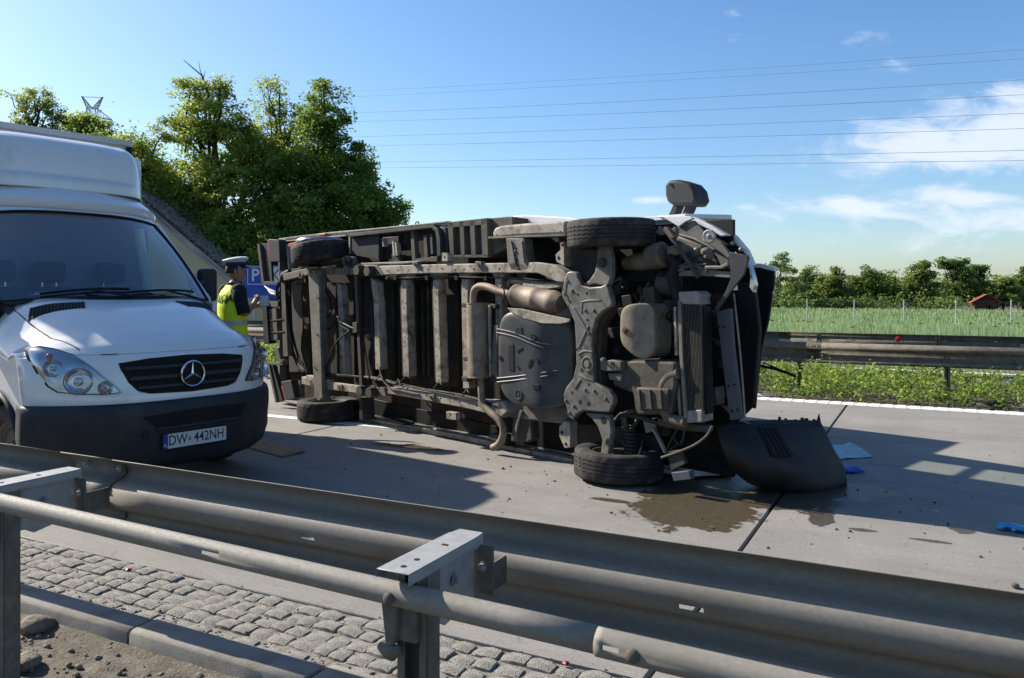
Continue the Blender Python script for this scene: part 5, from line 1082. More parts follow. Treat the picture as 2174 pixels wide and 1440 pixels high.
    plate('mudflap', [(762,846),(768,845),(770,892),(763,891)], .05, .22, M_plast, .003)
    plate('skirt_stay', [(823,894),(827,890),(858,899),(856,904)], .15, .3, M_darkm, .002); plate('skirt_stay', [(1035,930),(1042,920),(1075,930),(1070,945)], .10, .3, M_darkm, .002)
    plate('body_bracket', [(1090,868),(1124,870),(1130,935),(1118,940),(1084,938)], .03, .14, M_gbox, .014); strip('body_bracket', [(1106,872),(1096,905),(1092,938)], 5, .0, .05, M_under2, .003)
    # exhaust
    ex = pipe('exhaust_pipe', [(1005,650),(1005,632),(1008,616),(1020,608),(1040,611),(1062,620),(1092,627)], .036, M_exh, -.04, n=14, smooth_=5)
    def canister(name, p0, p1, r, prof, m=M_exh, sq=1.0):
        a, c = P(*p0), P(*p1); L_ = (c-a).length; return B().lathe([(r*k, L_*t) for k, t in prof], 28, a, (c-a)).build(name, m, VAN, smooth=35)
    canister('catalyst', (1086,626,-.05), (1192,645,-.05), .104, [(.35,0),(.5,.03),(.93,.08),(1,.09),(1,.13),(.97,.14),(.97,.48),(1.02,.50),(1.02,.56),(.97,.58),(.97,.78),(1,.80),(1,.86),(.95,.90),(.7,1)])
    mu = canister('muffler', (1015,643,-.03), (1019,802,-.03), .113, [(.2,0),(.9,0.0),(1.03,.0),(1.03,.012),(.985,.02),(1.0,.5),(.985,.98),(1.03,.985),(1.03,1.0),(.9,1.0),(.2,1.0)], M_exh)
    strip('muffler_seam', [(1038,648),(1040,800)], 4, -.05, -.03, M_under, .002, mu)
    pipe('tail_pipe', [(1021,800),(1022,830),(1025,856),(1040,874),(1058,890),(1068,908),(1067,928),(1058,944),(1046,951)], .034, M_exh, -.04, n=14, smooth_=5)
    for x, y in ((985,648),(988,762),(1046,650),(986,805),(1046,805)): plate('exhaust_hanger', [(x-6,y-5),(x+6,y-3),(x+5,y+6),(x-5,y+5)], -.03, .05, M_darkm, .004)
    for p in ((1063,612),(1075,606)): pipe('pipe_clamp', [(p[0]+3,p[1]-8,-.08),(p[0]+8,p[1]+10,-.09),(p[0]+4,p[1]+26,-.06)], .008, M_darkm, n=6)
    strip('heat_shield_edge', [(1053,690),(1050,740),(1049,790),(1056,806)], 9, -.06, .06, M_under2, .004)
    # tank
    tf = fold(1140, -.145, .36)
    tk = shell('fuel_tank', [(1058,684),(1064,670),(1080,660),(1143,674),(1208,680),(1222,704),(1223,845),(1204,862),(1143,871),(1088,861),(1068,842),(1060,826),(1056,805),(1055,704)], tf, .18, M_tank, .05)
    for pts in ([(1055,703),(1095,712),(1140,731),(1175,737),(1222,731)], [(1056,808),(1095,804),(1160,795),(1222,786)]):
        for dy in (-4, 4): pipe('tank_strap', [(x, y+dy, tf(P(x,y,-.1).x)+.004) for x, y in pts], .010, M_tank, 0, tk, n=8)
    plate('tank_slot', [(1079,733),(1090,731),(1091,788),(1080,787)], -.150, -.13, M_darkhole, .002, tk); plate('tank_slot', [(1093,697),(1108,695),(1109,710),(1094,711)], -.150, -.13, M_darkhole, .002, tk)
    for pts in ([(1097,748),(1100,740),(1108,737),(1110,742),(1103,746),(1101,750)], [(1124,762),(1129,762),(1129,774),(1123,783),(1120,779)], [(1094,776),(1099,775),(1104,783),(1102,787)], [(1131,815),(1145,818),(1143,828),(1131,826)]): plate('tank_recess', pts, -.1495, -.13, M_black, .002, tk)  # raised black plates painting the dark of the recesses
    for x, y, r in ((1101,838,.045),(1062,760,.02),(1139,765,.026),(1132,716,.03)): B().lathe([(r,-.002),(r,.006),(r*.75,.006),(r*.7,-.0),(r*.4,.0),(r*.36,.008),(.0005,.008)], 20, P(x, y, -.147), (0,-1,0), caps=False).build('tank_boss', M_tank, tk, smooth=35)
    plate('heat_shield', [(1077,654),(1108,656),(1160,668),(1210,678),(1208,684),(1190,688),(1150,687),(1110,676),(1083,663)], -.15, -.135, M_under, .004)
    # subframe and arms
    C4 = lambda L_: [(900+x/2.88, 440+y/2.88) for x, y in L_]
    sf = plate('subframe', C4([(872,400),(890,392),(912,392),(936,405),(940,430),(965,478),(1010,490),(1080,485),(1115,468),(1135,520),(1150,580),(1145,610),(1090,640),(1050,690),(1032,760),(1030,860),(1037,1060),(1075,1090),(1130,1120),(1160,1160),(1160,1200),(1132,1258),(1080,1255),(970,1245),(930,1270),(912,1305),(888,1290),(870,1230),(850,1150),(870,1100),(910,1050),(930,960),(925,800),(918,700),(885,620),(848,560),(840,520),(860,430)]), -.19, -.13, M_sub, .012, seg=3)
    for pts in ([(908,612),(1012,780)], [(1002,725),(940,862)], [(952,1055),(918,1110)]): strip('pressed_rib', C4(pts), 4, -.197, -.185, M_sub, .004, sf)
    for pts in ([(960,650),(962,580),(1000,572),(1080,570)], [(870,430),(860,520),(880,570)], [(940,900),(975,880),(1030,885)], [(945,1020),(990,1050),(1035,1060)]): strip('pressed_ridge', C4(pts), 3.5, -.195, -.185, M_sub, .003, sf)
    holes(sf, C4([(940,535),(995,527),(893,580),(1000,690),(905,1135),(1008,1085),(935,870)]), -.1905, .012); holes(sf, C4([(968,920),(968,995),(955,1190),(1008,1203)]), -.1905, .019)
    bolts(sf, C4([(878,452),(860,530),(905,510),(985,630),(1038,630),(868,1180),(915,1215),(888,1255),(1110,1170),(985,1115),(1040,1120)]), -.19, .012)
    B().lathe([(.062,0),(.064,.012),(.052,.014),(.05,.004),(.03,.004),(.028,.02),(.0005,.02)], 24, P(*C4([(1003,958)])[0], -.19), (0,-1,0), caps=False).build('subframe_bush', M_under2, sf, smooth=35)
    plate('subframe_flange', C4([(1030,860),(1050,690),(1100,640),(1150,610),(1160,600),(1110,680),(1085,740),(1075,900),(1085,1080),(1037,1060)]), -.13, -.04, M_darkm, .01, sf)
    up = plate('control_arm', [(1226,606),(1250,596),(1262,578),(1267,555),(1268,520),(1292,515),(1297,545),(1298,585),(1290,610),(1262,604),(1240,610)], -.16, -.10, M_under2, .012); B().lathe([(.04,0),(.035,.03),(.018,.035),(.0005,.036)], 16, P(1280,558,-.16), (0,-1,0), caps=False).build('ball_joint', M_darkm, up, smooth=40)
    lw = plate('control_arm', [(1240,876),(1293,880),(1298,913),(1293,963),(1286,975),(1274,972),(1278,933),(1268,905),(1254,888)], -.16, -.10, M_under2, .012); holes(lw, [(1281,893)], -.1615, .028); bolts(lw, [(1286,934)], -.16, .024)
    pipe('drop_link', [(1290,620,-.12),(1300,600,-.1),(1320,590,-.05)], .014, M_darkm); pipe('anti_roll_bar', [(1290,905,.05),(1310,890,.0),(1330,880,0),(1420,905,.05)], .02, M_darkm)
    b = B(); q0, q1 = P(1330,905,.02), P(1345,975,.02); N_ = 60
    b.tube([q0.lerp(q1, k/N_)+Vector((math.cos(k*.9)*.06, math.sin(k*.9)*.06, 0)) for k in range(N_+1)], .012, 6); b.build('coil_spring', M_darkm, VAN, smooth=60)
    pipe('damper', [(1322,880,.02),(1330,925,.03),(1340,980,.03)], .026, M_cyl); pipe('brake_hose', [(1365,935,-.05),(1360,960,-.08),(1350,972,-.08),(1325,980,-.05)], .012, M_black)
    B().lathe([(.16,-.03),(.165,-.01),(.16,.01),(.07,.012),(.06,.05),(.0005,.055)], 28, (0, .0, .19), (0,0,1), caps=False).build('brake_disc', M_darkm, VAN, smooth=40)
    # engine and gearbox
    pn = shell('oil_pan', [(1316,660),(1322,648),(1340,645),(1370,643),(1388,650),(1390,735),(1386,752),(1376,765),(1352,764),(1338,752),(1334,744),(1320,738),(1315,718)], fold(1341, -.17, .5), .14, M_pan, .022); bolts(pn, [(1327,702)], -.17, .02, M_rust, .012)
    gb = plate('gearbox', [(1300,775),(1318,766),(1395,766),(1432,770),(1434,815),(1424,880),(1350,882),(1342,835),(1318,826),(1300,818)], -.10, .22, M_gbox, .02, seg=3)
    plate('gearbox_cover', [(1350,822),(1420,826),(1416,872),(1356,872)], -.13, -.05, M_gbox, .016, gb); 
    for x in (1355,1378,1400): strip('casting_rib', [(x,828),(x+4,870)], 4, -.145, -.12, M_gbox, .003, gb)
    plate('engine_mount', [(1273,768),(1300,764),(1318,768),(1318,787),(1290,789),(1274,786)], -.15, -.06, M_under2, .008); bolts(VAN, [(1282,764),(1300,772)], -.15, .016, M_pan, .025)
    plate('engine_mount', [(1290,792),(1320,794),(1318,812),(1292,806)], -.13, -.05, M_under2, .01)
    canister('starter_motor', (1400,660,.08), (1402,740,.08), .065, [(.5,0),(1,.04),(1,.7),(.8,.74),(.8,1),(.3,1)], M_darkm); canister('alternator', (1400,600,.12), (1440,606,.12), .09, [(.4,0),(1,.1),(1,.9),(.5,1)], M_darkm)
    canister('intake_elbow', (1330,560,.12), (1385,552,.06), .072, [(.75,0),(.9,.3),(1,.6),(1,1)], M_cyl); canister('intake_elbow', (1378,548,.06), (1412,540,.05), .098, [(.7,0),(.95,.1),(1,.25),(1,.45),(1.06,.5),(1.06,.6),(1,.62),(1,.75),(1.06,.8),(1.06,.9),(.9,1)], M_cyl)
    pipe('coolant_hose', [(1442,792),(1424,798),(1410,815),(1406,840),(1410,868),(1424,889),(1455,897)], .045, M_cyl, -.06, n=16, smooth_=5)
    plate('air_duct', [(1413,524),(1447,519),(1448,536),(1432,543),(1416,542)], .02, .14, M_cyl, .012)
    pipe('thick_hose', [(1422,548),(1436,562),(1428,590),(1436,618),(1446,645)], .045, M_black, .04, n=12)
    for c in range(46):          # brackets, pipes and unions that fill the engine bay
        px, py = random.choice(((random.uniform(1305,1425), random.uniform(590,650)), (random.uniform(1390,1435), random.uniform(640,790)), (random.uniform(1300,1440), random.uniform(880,950)), (random.uniform(1490,1530), random.uniform(600,900)), (random.uniform(1240,1330), random.uniform(600,760)))); bb = random.uniform(.04, .26); k = random.random(); m = random.choice((M_darkm, M_darkm, M_black, M_gbox, M_plast))
        if k < .35: pipe('pipe', [(px,py,bb)]+[(px+random.uniform(-34,34), py+random.uniform(-45,45), bb+random.uniform(-.06,.06)) for _ in range(3)], random.uniform(.006,.018), m, n=7)
        elif k < .7: w, h = random.uniform(6,20), random.uniform(6,26); plate('engine_bracket', [(px-w,py-h*.8),(px+w*.7,py-h),(px+w,py+h*.7),(px-w*.6,py+h)], bb-.03, bb+.08, m, .006)
        else: canister('union', (px,py,bb), (px+random.uniform(-22,22), py+random.uniform(-22,22), bb-.02), random.uniform(.015,.04), [(.7,0),(1,.1),(1,.35),(1.2,.4),(1.2,.6),(.8,.65),(.8,1)], m)
    # radiator pack
    rd = plate('radiator', [(1441,645),(1488,645),(1492,880),(1456,880)], .0, .10, M_black, .003)
    plate('radiator_tank', [(1440,620),(1478,618),(1487,626),(1484,636),(1486,647),(1441,646)], -.06, .10, M_alu, .008, rd); plate('radiator_tank', [(1452,873),(1490,870),(1491,897),(1456,899)], -.06, .10, M_alu, .008, rd)
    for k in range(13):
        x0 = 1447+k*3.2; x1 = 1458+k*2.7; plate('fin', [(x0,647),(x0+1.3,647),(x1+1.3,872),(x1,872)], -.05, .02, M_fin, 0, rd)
    strip('radiator_frame', [(1442,640),(1446,760),(1455,890)], 7, -.07, .02, M_under2, .003, rd); strip('radiator_frame', [(1432,652),(1435,755)], 5, -.05, .06, M_under, .003, rd); strip('radiator_frame', [(1436,780),(1441,850),(1444,885)], 6, -.05, .04, M_alu, .003, rd)
    strip('radiator_frame', [(1490,650),(1497,880)], 8, -.02, .08, M_black, .003, rd)
    plate('lower_crossbar', [(1395,888),(1450,898),(1498,905),(1500,918),(1450,915),(1398,905)], .0, .1, M_gbox, .006)
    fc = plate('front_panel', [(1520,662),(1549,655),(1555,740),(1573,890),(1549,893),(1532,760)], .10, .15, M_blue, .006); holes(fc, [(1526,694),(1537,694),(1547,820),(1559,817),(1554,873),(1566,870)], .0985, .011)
    pipe('bonnet_stay', [(1558,624),(1572,755),(1582,890)], .007, M_pan, .12, n=6); plate('latch_block', [(1552,606),(1560,606),(1561,616),(1553,617)], .08, .12, M_signw, .002)
    strip('bumper_beam', [(1440,580),(1500,580),(1551,584)], 13, .04, .12, M_under2, .004)
    strip('u_bracket', [(1497,580),(1498,568),(1530,568),(1545,560)], 7, .02, .1, M_sub, .004)
    plate('inner_wing', [(1438,482),(1473,468),(1497,495),(1530,512),(1550,538),(1547,572),(1530,566),(1521,545),(1497,520),(1437,498)], .28, .31, M_sub, .01)
    plate('inner_wing', [(1436,500),(1497,523),(1522,552),(1520,575),(1480,576),(1440,548)], .36, .39, M_sub, .01)
    strip('wing_edge', [(1437,497),(1470,506),(1500,520),(1515,530)], 3, .24, .28, M_alu, .002)
    hn = B().lathe([(.052,-.015),(.052,.0),(.046,.006),(.02,.004),(.014,.008),(.0005,.008)], 26, P(1505,502,.18), (.1,-1,-.1), caps=False).build('horn', M_galvb, VAN, smooth=35); bolts(hn, [(1505,502)], .17, .006); plate('horn_bracket', [(1491,508),(1496,505),(1500,514),(1493,513)], .18, .2, M_alu, .002, hn)
    pipe('bonnet_strut', [(1411,486),(1445,533),(1483,590)], .017, M_darkm, .0, n=8); plate('strut_mount', [(1407,484),(1414,481),(1432,502),(1425,508)], -.03, .03, M_cyl, .006); plate('strut_mount', [(1421,492),(1431,481),(1435,484),(1434,502),(1424,503)], .0, .05, M_cyl, .005); plate('strut_mount', [(1392,495),(1398,480),(1403,498),(1402,500)], .05, .1, M_cyl, .004)
    for x, y, r in ((1477,540,.05),(1468,535,.032),(1480,531,.03),(1500,535,.045),(1505,545,.04),(1488,552,.035),(1462,540,.03)): B().ball(P(x,y,.16), (r, r, r*.8), 12, 8).build('turbo_fitting', random.choice((M_cyl, M_pan, M_sub)), VAN, smooth=180)
    for k in range(6): pipe('cable', [(1400+k*9,585-k,.05),(1420+k*8,568+random.uniform(-9,9),.02),(1450+k*9,560+random.uniform(-14,14),.04),(1490+k*3,566+random.uniform(-9,9),.05)], .006, random.choice((M_black,M_cyl,M_sub)), n=5)
    plate('splash_flap', [(1548,535),(1588,542),(1587,557),(1580,582),(1555,615),(1522,660),(1516,655),(1540,620),(1552,590)], -.02, .0, M_plast, .004)
    # white outer skin of the nose: wing lip, bonnet edge, bonnet hanging forward
    plate('wing_lip', [(1403,459),(1463,459),(1471,464),(1455,471),(1440,482),(1428,474)], .26, .30, M_white, .004)
    plate('front_wing', [(1395,458),(1465,459),(1506,477),(1545,500),(1530,503),(1500,486),(1462,468),(1400,463)], .34, .44, M_white, .01)
    plate('bonnet_edge', [(1500,477),(1532,482),(1563,501),(1588,531),(1602,562),(1596,566),(1580,540),(1556,514),(1528,494)], .42, .46, M_white, .012)
    strip('bonnet_gap', [(1470,466),(1505,484),(1535,505),(1560,527),(1586,552)], 10, .40, .46, M_black, .003)
    for x, y in ((1527,493),(1534,499),(1555,517),(1573,530)): B().ball(P(x,y,.38), .018, 8, 6).build('lamp_clip', M_alu, VAN, smooth=180)
    plate('lamp_housing', [(1587,552),(1595,575),(1602,605),(1598,622),(1590,610),(1592,585)], .28, .34, M_silver, .006)
    hd = plate('bonnet', [(1566,566),(1612,562),(1645,571),(1642,605),(1631,680),(1616,740),(1609,800),(1602,868),(1590,865),(1574,760),(1570,650)], .74, .77, M_black, .006)
    strip('bonnet_rim', [(1582,565),(1612,564),(1645,572)], 9, .735, .78, M_white, .006, hd); strip('bonnet_rim', [(1644,575),(1639,620),(1628,685),(1613,742),(1607,800),(1601,868)], 3, .745, .775, M_white, .004, hd)
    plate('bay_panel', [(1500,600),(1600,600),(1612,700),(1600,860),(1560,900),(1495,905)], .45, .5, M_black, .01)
    pipe('wiper_arm', [(1600,774,1.0),(1655,786,1.05),(1690,800,1.1)], .013, M_black, n=6); pipe('wiper_blade', [(1620,770,1.0),(1645,780,1.0),(1662,788,1.02)], .007, M_black, n=5)
    # mirror
    mr = plate('mirror', [(1410,393),(1418,383),(1438,381),(1463,389),(1474,402),(1479,424),(1471,437),(1427,436),(1415,428),(1411,413)], .78, 1.0, M_plast, .035, seg=4)
    plate('mirror_glass_edge', [(1447,384),(1464,390),(1475,403),(1480,424),(1472,436),(1466,436),(1473,420),(1467,403)], .80, 1.01, M_plast, .01, mr); plate('mirror_hole', [(1419,388),(1427,390),(1430,400),(1423,396)], .775, .79, M_darkhole, .002, mr)
    strip('mirror_arm', [(1423,462),(1432,442),(1437,430)], 12, .82, .92, M_plast, .008, mr); strip('mirror_arm', [(1449,464),(1458,444),(1464,430)], 12, .82, .92, M_plast, .008, mr)
    # cab shell seen mostly by its shadow: sides with window openings, roof, screen pillars
    for c0, c1 in ((2.11, 2.15), (.02, .05)):
        b = B()
        for poly in ([(-1.55,.36),(.40,.36),(.62,.70),(.40,1.12),(-1.55,1.12)], [(-1.55,1.12),(-1.42,1.12),(-1.42,1.72),(-1.55,1.72)], [(-1.55,1.72),(-.48,1.72),(-.66,1.90),(-1.55,2.0)], [(.27,1.12),(.40,1.12),(-.60,1.88),(-.66,1.90),(-.48,1.72)], [(-1.0,1.12),(-.91,1.12),(-.91,1.72),(-1.0,1.72)], [(-1.42,1.60),(-.55,1.60),(-.48,1.72),(-1.42,1.72)]): b.prism([(a, bb, 0) for a, bb in poly], (0,0,c0), (0,0,c1))
        b.build('cab_side', M_white, VAN, bevel=.006)
    b = B(); b.prism([(-1.55,1.96,.05),(-.64,1.86,.05),(-.62,1.90,.05),(-1.55,2.01,.05)], (0,0,0), (0,0,2.06)); b.box((-.55, .62, 1.08), (1.9, .05, 2.0)); b.box((.36, 1.10, 1.08), (.10, .06, 2.05)); b.build('cab_roof', M_white, VAN)
    b = B(); b.add([(.37,1.13,.06),(.37,1.13,2.1),(-.63,1.88,2.1),(-.63,1.88,.06)], [(0,1,2,3)]); b.build('windscreen', M_win, VAN)
    for c in (.55, 1.55):
        b = B(); b.box((-1.1, .80, c), (.5, .3, .5)); b.box((-1.42, 1.15, c), (.14, .62, .5)); b.build('seat', M_seat, VAN, bevel=.04)
    # rear end: under-run bar, tail lamps, wiring
    plate('rear_cross_member', [(596,590),(604,590),(611,757),(601,757)], .05, .14, M_skirt, .004); plate('rear_cross_member', [(608,585),(648,580),(655,790),(614,790)], .30, .34, M_darkm, .004)
    pt = plate('lamp_board', [(550,518),(573,517),(578,598),(560,599)], .12, .15, M_plast, .003); strip('board_edge', [(548,518),(558,601)], 5, .08, .15, M_skirt, .002, pt); strip('board_edge', [(557,600),(590,600),(626,602)], 5, .08, .16, M_skirt, .002, pt)
    o = plate('tail_lamp', [(569,508),(592,509),(594,555),(572,556)], .04, .14, M_plast, .006); strip('lamp_lens', [(569,510),(572,545)], 3, .06, .13, M_red, .002, o)
    plate('tow_bar', [(556,640),(565,639),(571,730),(560,731)], .02, .12, M_black, .004); t = plate('tow_bracket', [(566,657),(586,655),(589,722),(570,724)], .05, .16, M_skirt, .005); bolts(t, [(572,664),(574,713),(575,698)], .05, .012); holes(t, [(579,680),(580,700)], .0485, .01)
    plate('tow_bracket', [(565,640),(590,640),(590,652),(566,653)], .05, .12, M_skirt, .004); strip('tow_stay', [(566,681),(600,678)], 2, .04, .05, M_skirt, 0); strip('tow_stay', [(566,706),(602,704)], 2, .04, .05, M_skirt, 0)
    pb = plate('lamp_board', [(571,775),(578,774),(600,850),(589,855),(573,800)], .06, .12, M_plast, .003); strip('board_edge', [(569,774),(586,855)], 4, .04, .10, M_skirt, .002, pb); strip('board_edge', [(556,772),(600,773)], 5, .06, .14, M_skirt, .002, pb)
    o = plate('tail_lamp', [(596,811),(617,807),(626,845),(606,851)], .02, .14, M_plast, .006); strip('lamp_lens', [(598,820),(606,850)], 3, .03, .12, M_red, .002, o)
    strip('lamp_stay', [(635,808),(637,845)], 4, .1, .16, M_skirt, .002)
    for k in range(14):
        x, y = random.uniform(592,612), random.uniform(585,610); pipe('cable', [(x,y,.08),(x+random.uniform(-6,10),y+30,.06),(610+random.uniform(-5,8),680+random.uniform(-20,20),.10),(622+random.uniform(-8,8),740,.12),(640+random.uniform(-6,10),788+random.uniform(-5,5),.1)], random.uniform(.005,.012), M_black, n=5)
    for k in range(5): pipe('loose_wire', [(560+k*2,606+k*2,.08),(570+k,612+k*3,.07),(584,618+k*2,.08),(592,626+k,.1)], .004, M_signw if k % 2 else M_under2, n=4)
    strip('rear_channel', [(586,740),(592,765),(600,768)], 8, .05, .14, M_skirt, .004); plate('rear_bracket', [(594,575),(640,568),(640,590),(598,600)], .1, .2, M_skirt, .004); pipe('hook', [(638,575,-.02),(636,588,-.04),(642,590,-.04),(644,577,-.02)], .008, M_skirt, n=6)
    strip('spare_carrier', [(608,518),(612,560),(618,590)], 4, .14, .2, M_under, .002); plate('strut_bracket', [(622,528),(632,520),(652,514),(640,528),(625,536)], .0, .06, M_alu, .004)
    # trim strips hanging under the bumper
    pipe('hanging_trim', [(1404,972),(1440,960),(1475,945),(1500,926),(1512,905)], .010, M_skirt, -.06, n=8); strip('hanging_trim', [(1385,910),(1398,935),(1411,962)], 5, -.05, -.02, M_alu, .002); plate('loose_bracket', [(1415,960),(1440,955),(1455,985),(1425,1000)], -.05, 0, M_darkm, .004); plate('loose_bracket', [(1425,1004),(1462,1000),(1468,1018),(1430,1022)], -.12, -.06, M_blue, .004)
van()
# ------------------------------------------------------------------ torn-off bumper
def bumper():
    M_bump = mat('black_bumper_plastic', (.014,.013,.013), (.024,.022,.021), 4, rough=.62, bump=.15, bscale=300, bdist=.002, dust=(.05,.043,.036), dlo=.55, dhi=.85, dscale=4)
    def W(px, py, y): return Vector(((px-1087)/1700*y, y, 1.51-(py-622)/1700*y))
    t = thing('torn_bumper', 'dark plastic front bumper torn off and lying on the road at the van nose', 'bumper', (2.05, 6.15, 0))
    top = [W(1519,907,6.10), W(1560,899,6.14), W(1620,895,6.20), W(1690,895,6.26), (W(1742,897,6.32))]
    mid = [W(1530,945,6.0), W(1575,945,5.96), W(1640,948,5.98), W(1710,950,6.10), W(1768,950,6.28)]
    mi2 = [W(1548,985,6.02), W(1590,995,5.92), W(1650,1000,5.93), W(1725,1000,6.05), W(1792,992,6.30)]
    bot = [W(1562,1005,6.15), W(1600,1030,6.05), W(1665,1043,6.05), W(1735,1046,6.08), W(1798,1030,6.28)]
    und = [W(1570,1005,6.35), W(1610,1025,6.3), W(1670,1035,6.3), W(1740,1035,6.35), W(1790,1015,6.55)]
    upr = [p+Vector((0,.10,-.03)) for p in top]
    b = B(); o = Vector(t.location); n = 28; rows = []
    def interp(L_, s):
        x = s*(len(L_)-1); i = min(int(x), len(L_)-2); f = x-i; p0, p1, p2, p3 = L_[max(i-1,0)], L_[i], L_[i+1], L_[min(i+2,len(L_)-1)]
        return .5*((2*p1)+(p2-p0)*f+(2*p0-5*p1+4*p2-p3)*f*f+(3*p1-p0-3*p2+p3)*f**3)
    cols = []
    for s in np.linspace(0, 1, n):
        C = [interp(L_, s) for L_ in (upr, top, mid, mi2, bot, und)]; cols.append([interp(C, r)-o for r in np.linspace(0, 1, 22)])
    for i, c in enumerate(cols):       # shallow moulded hollow
        s = i/(n-1)
        for j, p in enumerate(c):
            r = j/21; p.y += .05*math.exp(-((s-.62)/.12)**2-((r-.46)/.06)**2)
    b.grid(cols); sh = b.build('shell', M_bump, t, smooth=60, solid=.006)
    b = B()
    for k in range(9):
        w = random.uniform(.012,.03); h_ = random.uniform(.02,.055); p = interp(top, .60+.042*k+random.uniform(-.01,.01))-o; b.box((p.x, p.y+.03, p.z+h_/2-.02), (w, .02, h_), rz=random.uniform(-.2,.5))
    p = interp(top, .98)-o; b.prism([(p.x-.03,p.y,p.z-.02),(p.x+.02,p.y,p.z-.03),(p.x+.0,p.y,p.z+.07)], (0,0,0), (0,.015,0)); b.build('clip_tab', M_plast, t, bevel=.003)
    def on(s, r, off=0):
        C = [interp(L_, s) for L_ in (upr, top, mid, mi2, bot, und)]; p = interp(C, r)-o; p.y -= off; return p
    b = B(); b.grid([[on(.42+.16*u_+.06*v_, .26+.22*v_, .012) for u_ in np.linspace(0,1,6)] for v_ in np.linspace(0,1,6)]); sl = b.build('air_slot', M_darkhole, t)
    for k in range(4): B().tube([on(.45+.035*k+.06*v_, .27+.20*v_, .018) for v_ in np.linspace(0,1,5)], .007, 6).build('air_slot_bar', M_bump, t, smooth=60)
    B().tube([on(s, .235, .004) for s in np.linspace(.02,.97,24)], .006, 6).build('edge_bead', M_bump, t, smooth=60)
    B().grid([[on(.10+.09*math.cos(a_)*r_, .70+.09*math.sin(a_)*r_, .010) for a_ in np.linspace(0, 6.28, 16, endpoint=False)] for r_ in (1,.9,.1)], True).build('fog_lamp_hole', M_darkhole, t)
bumper()
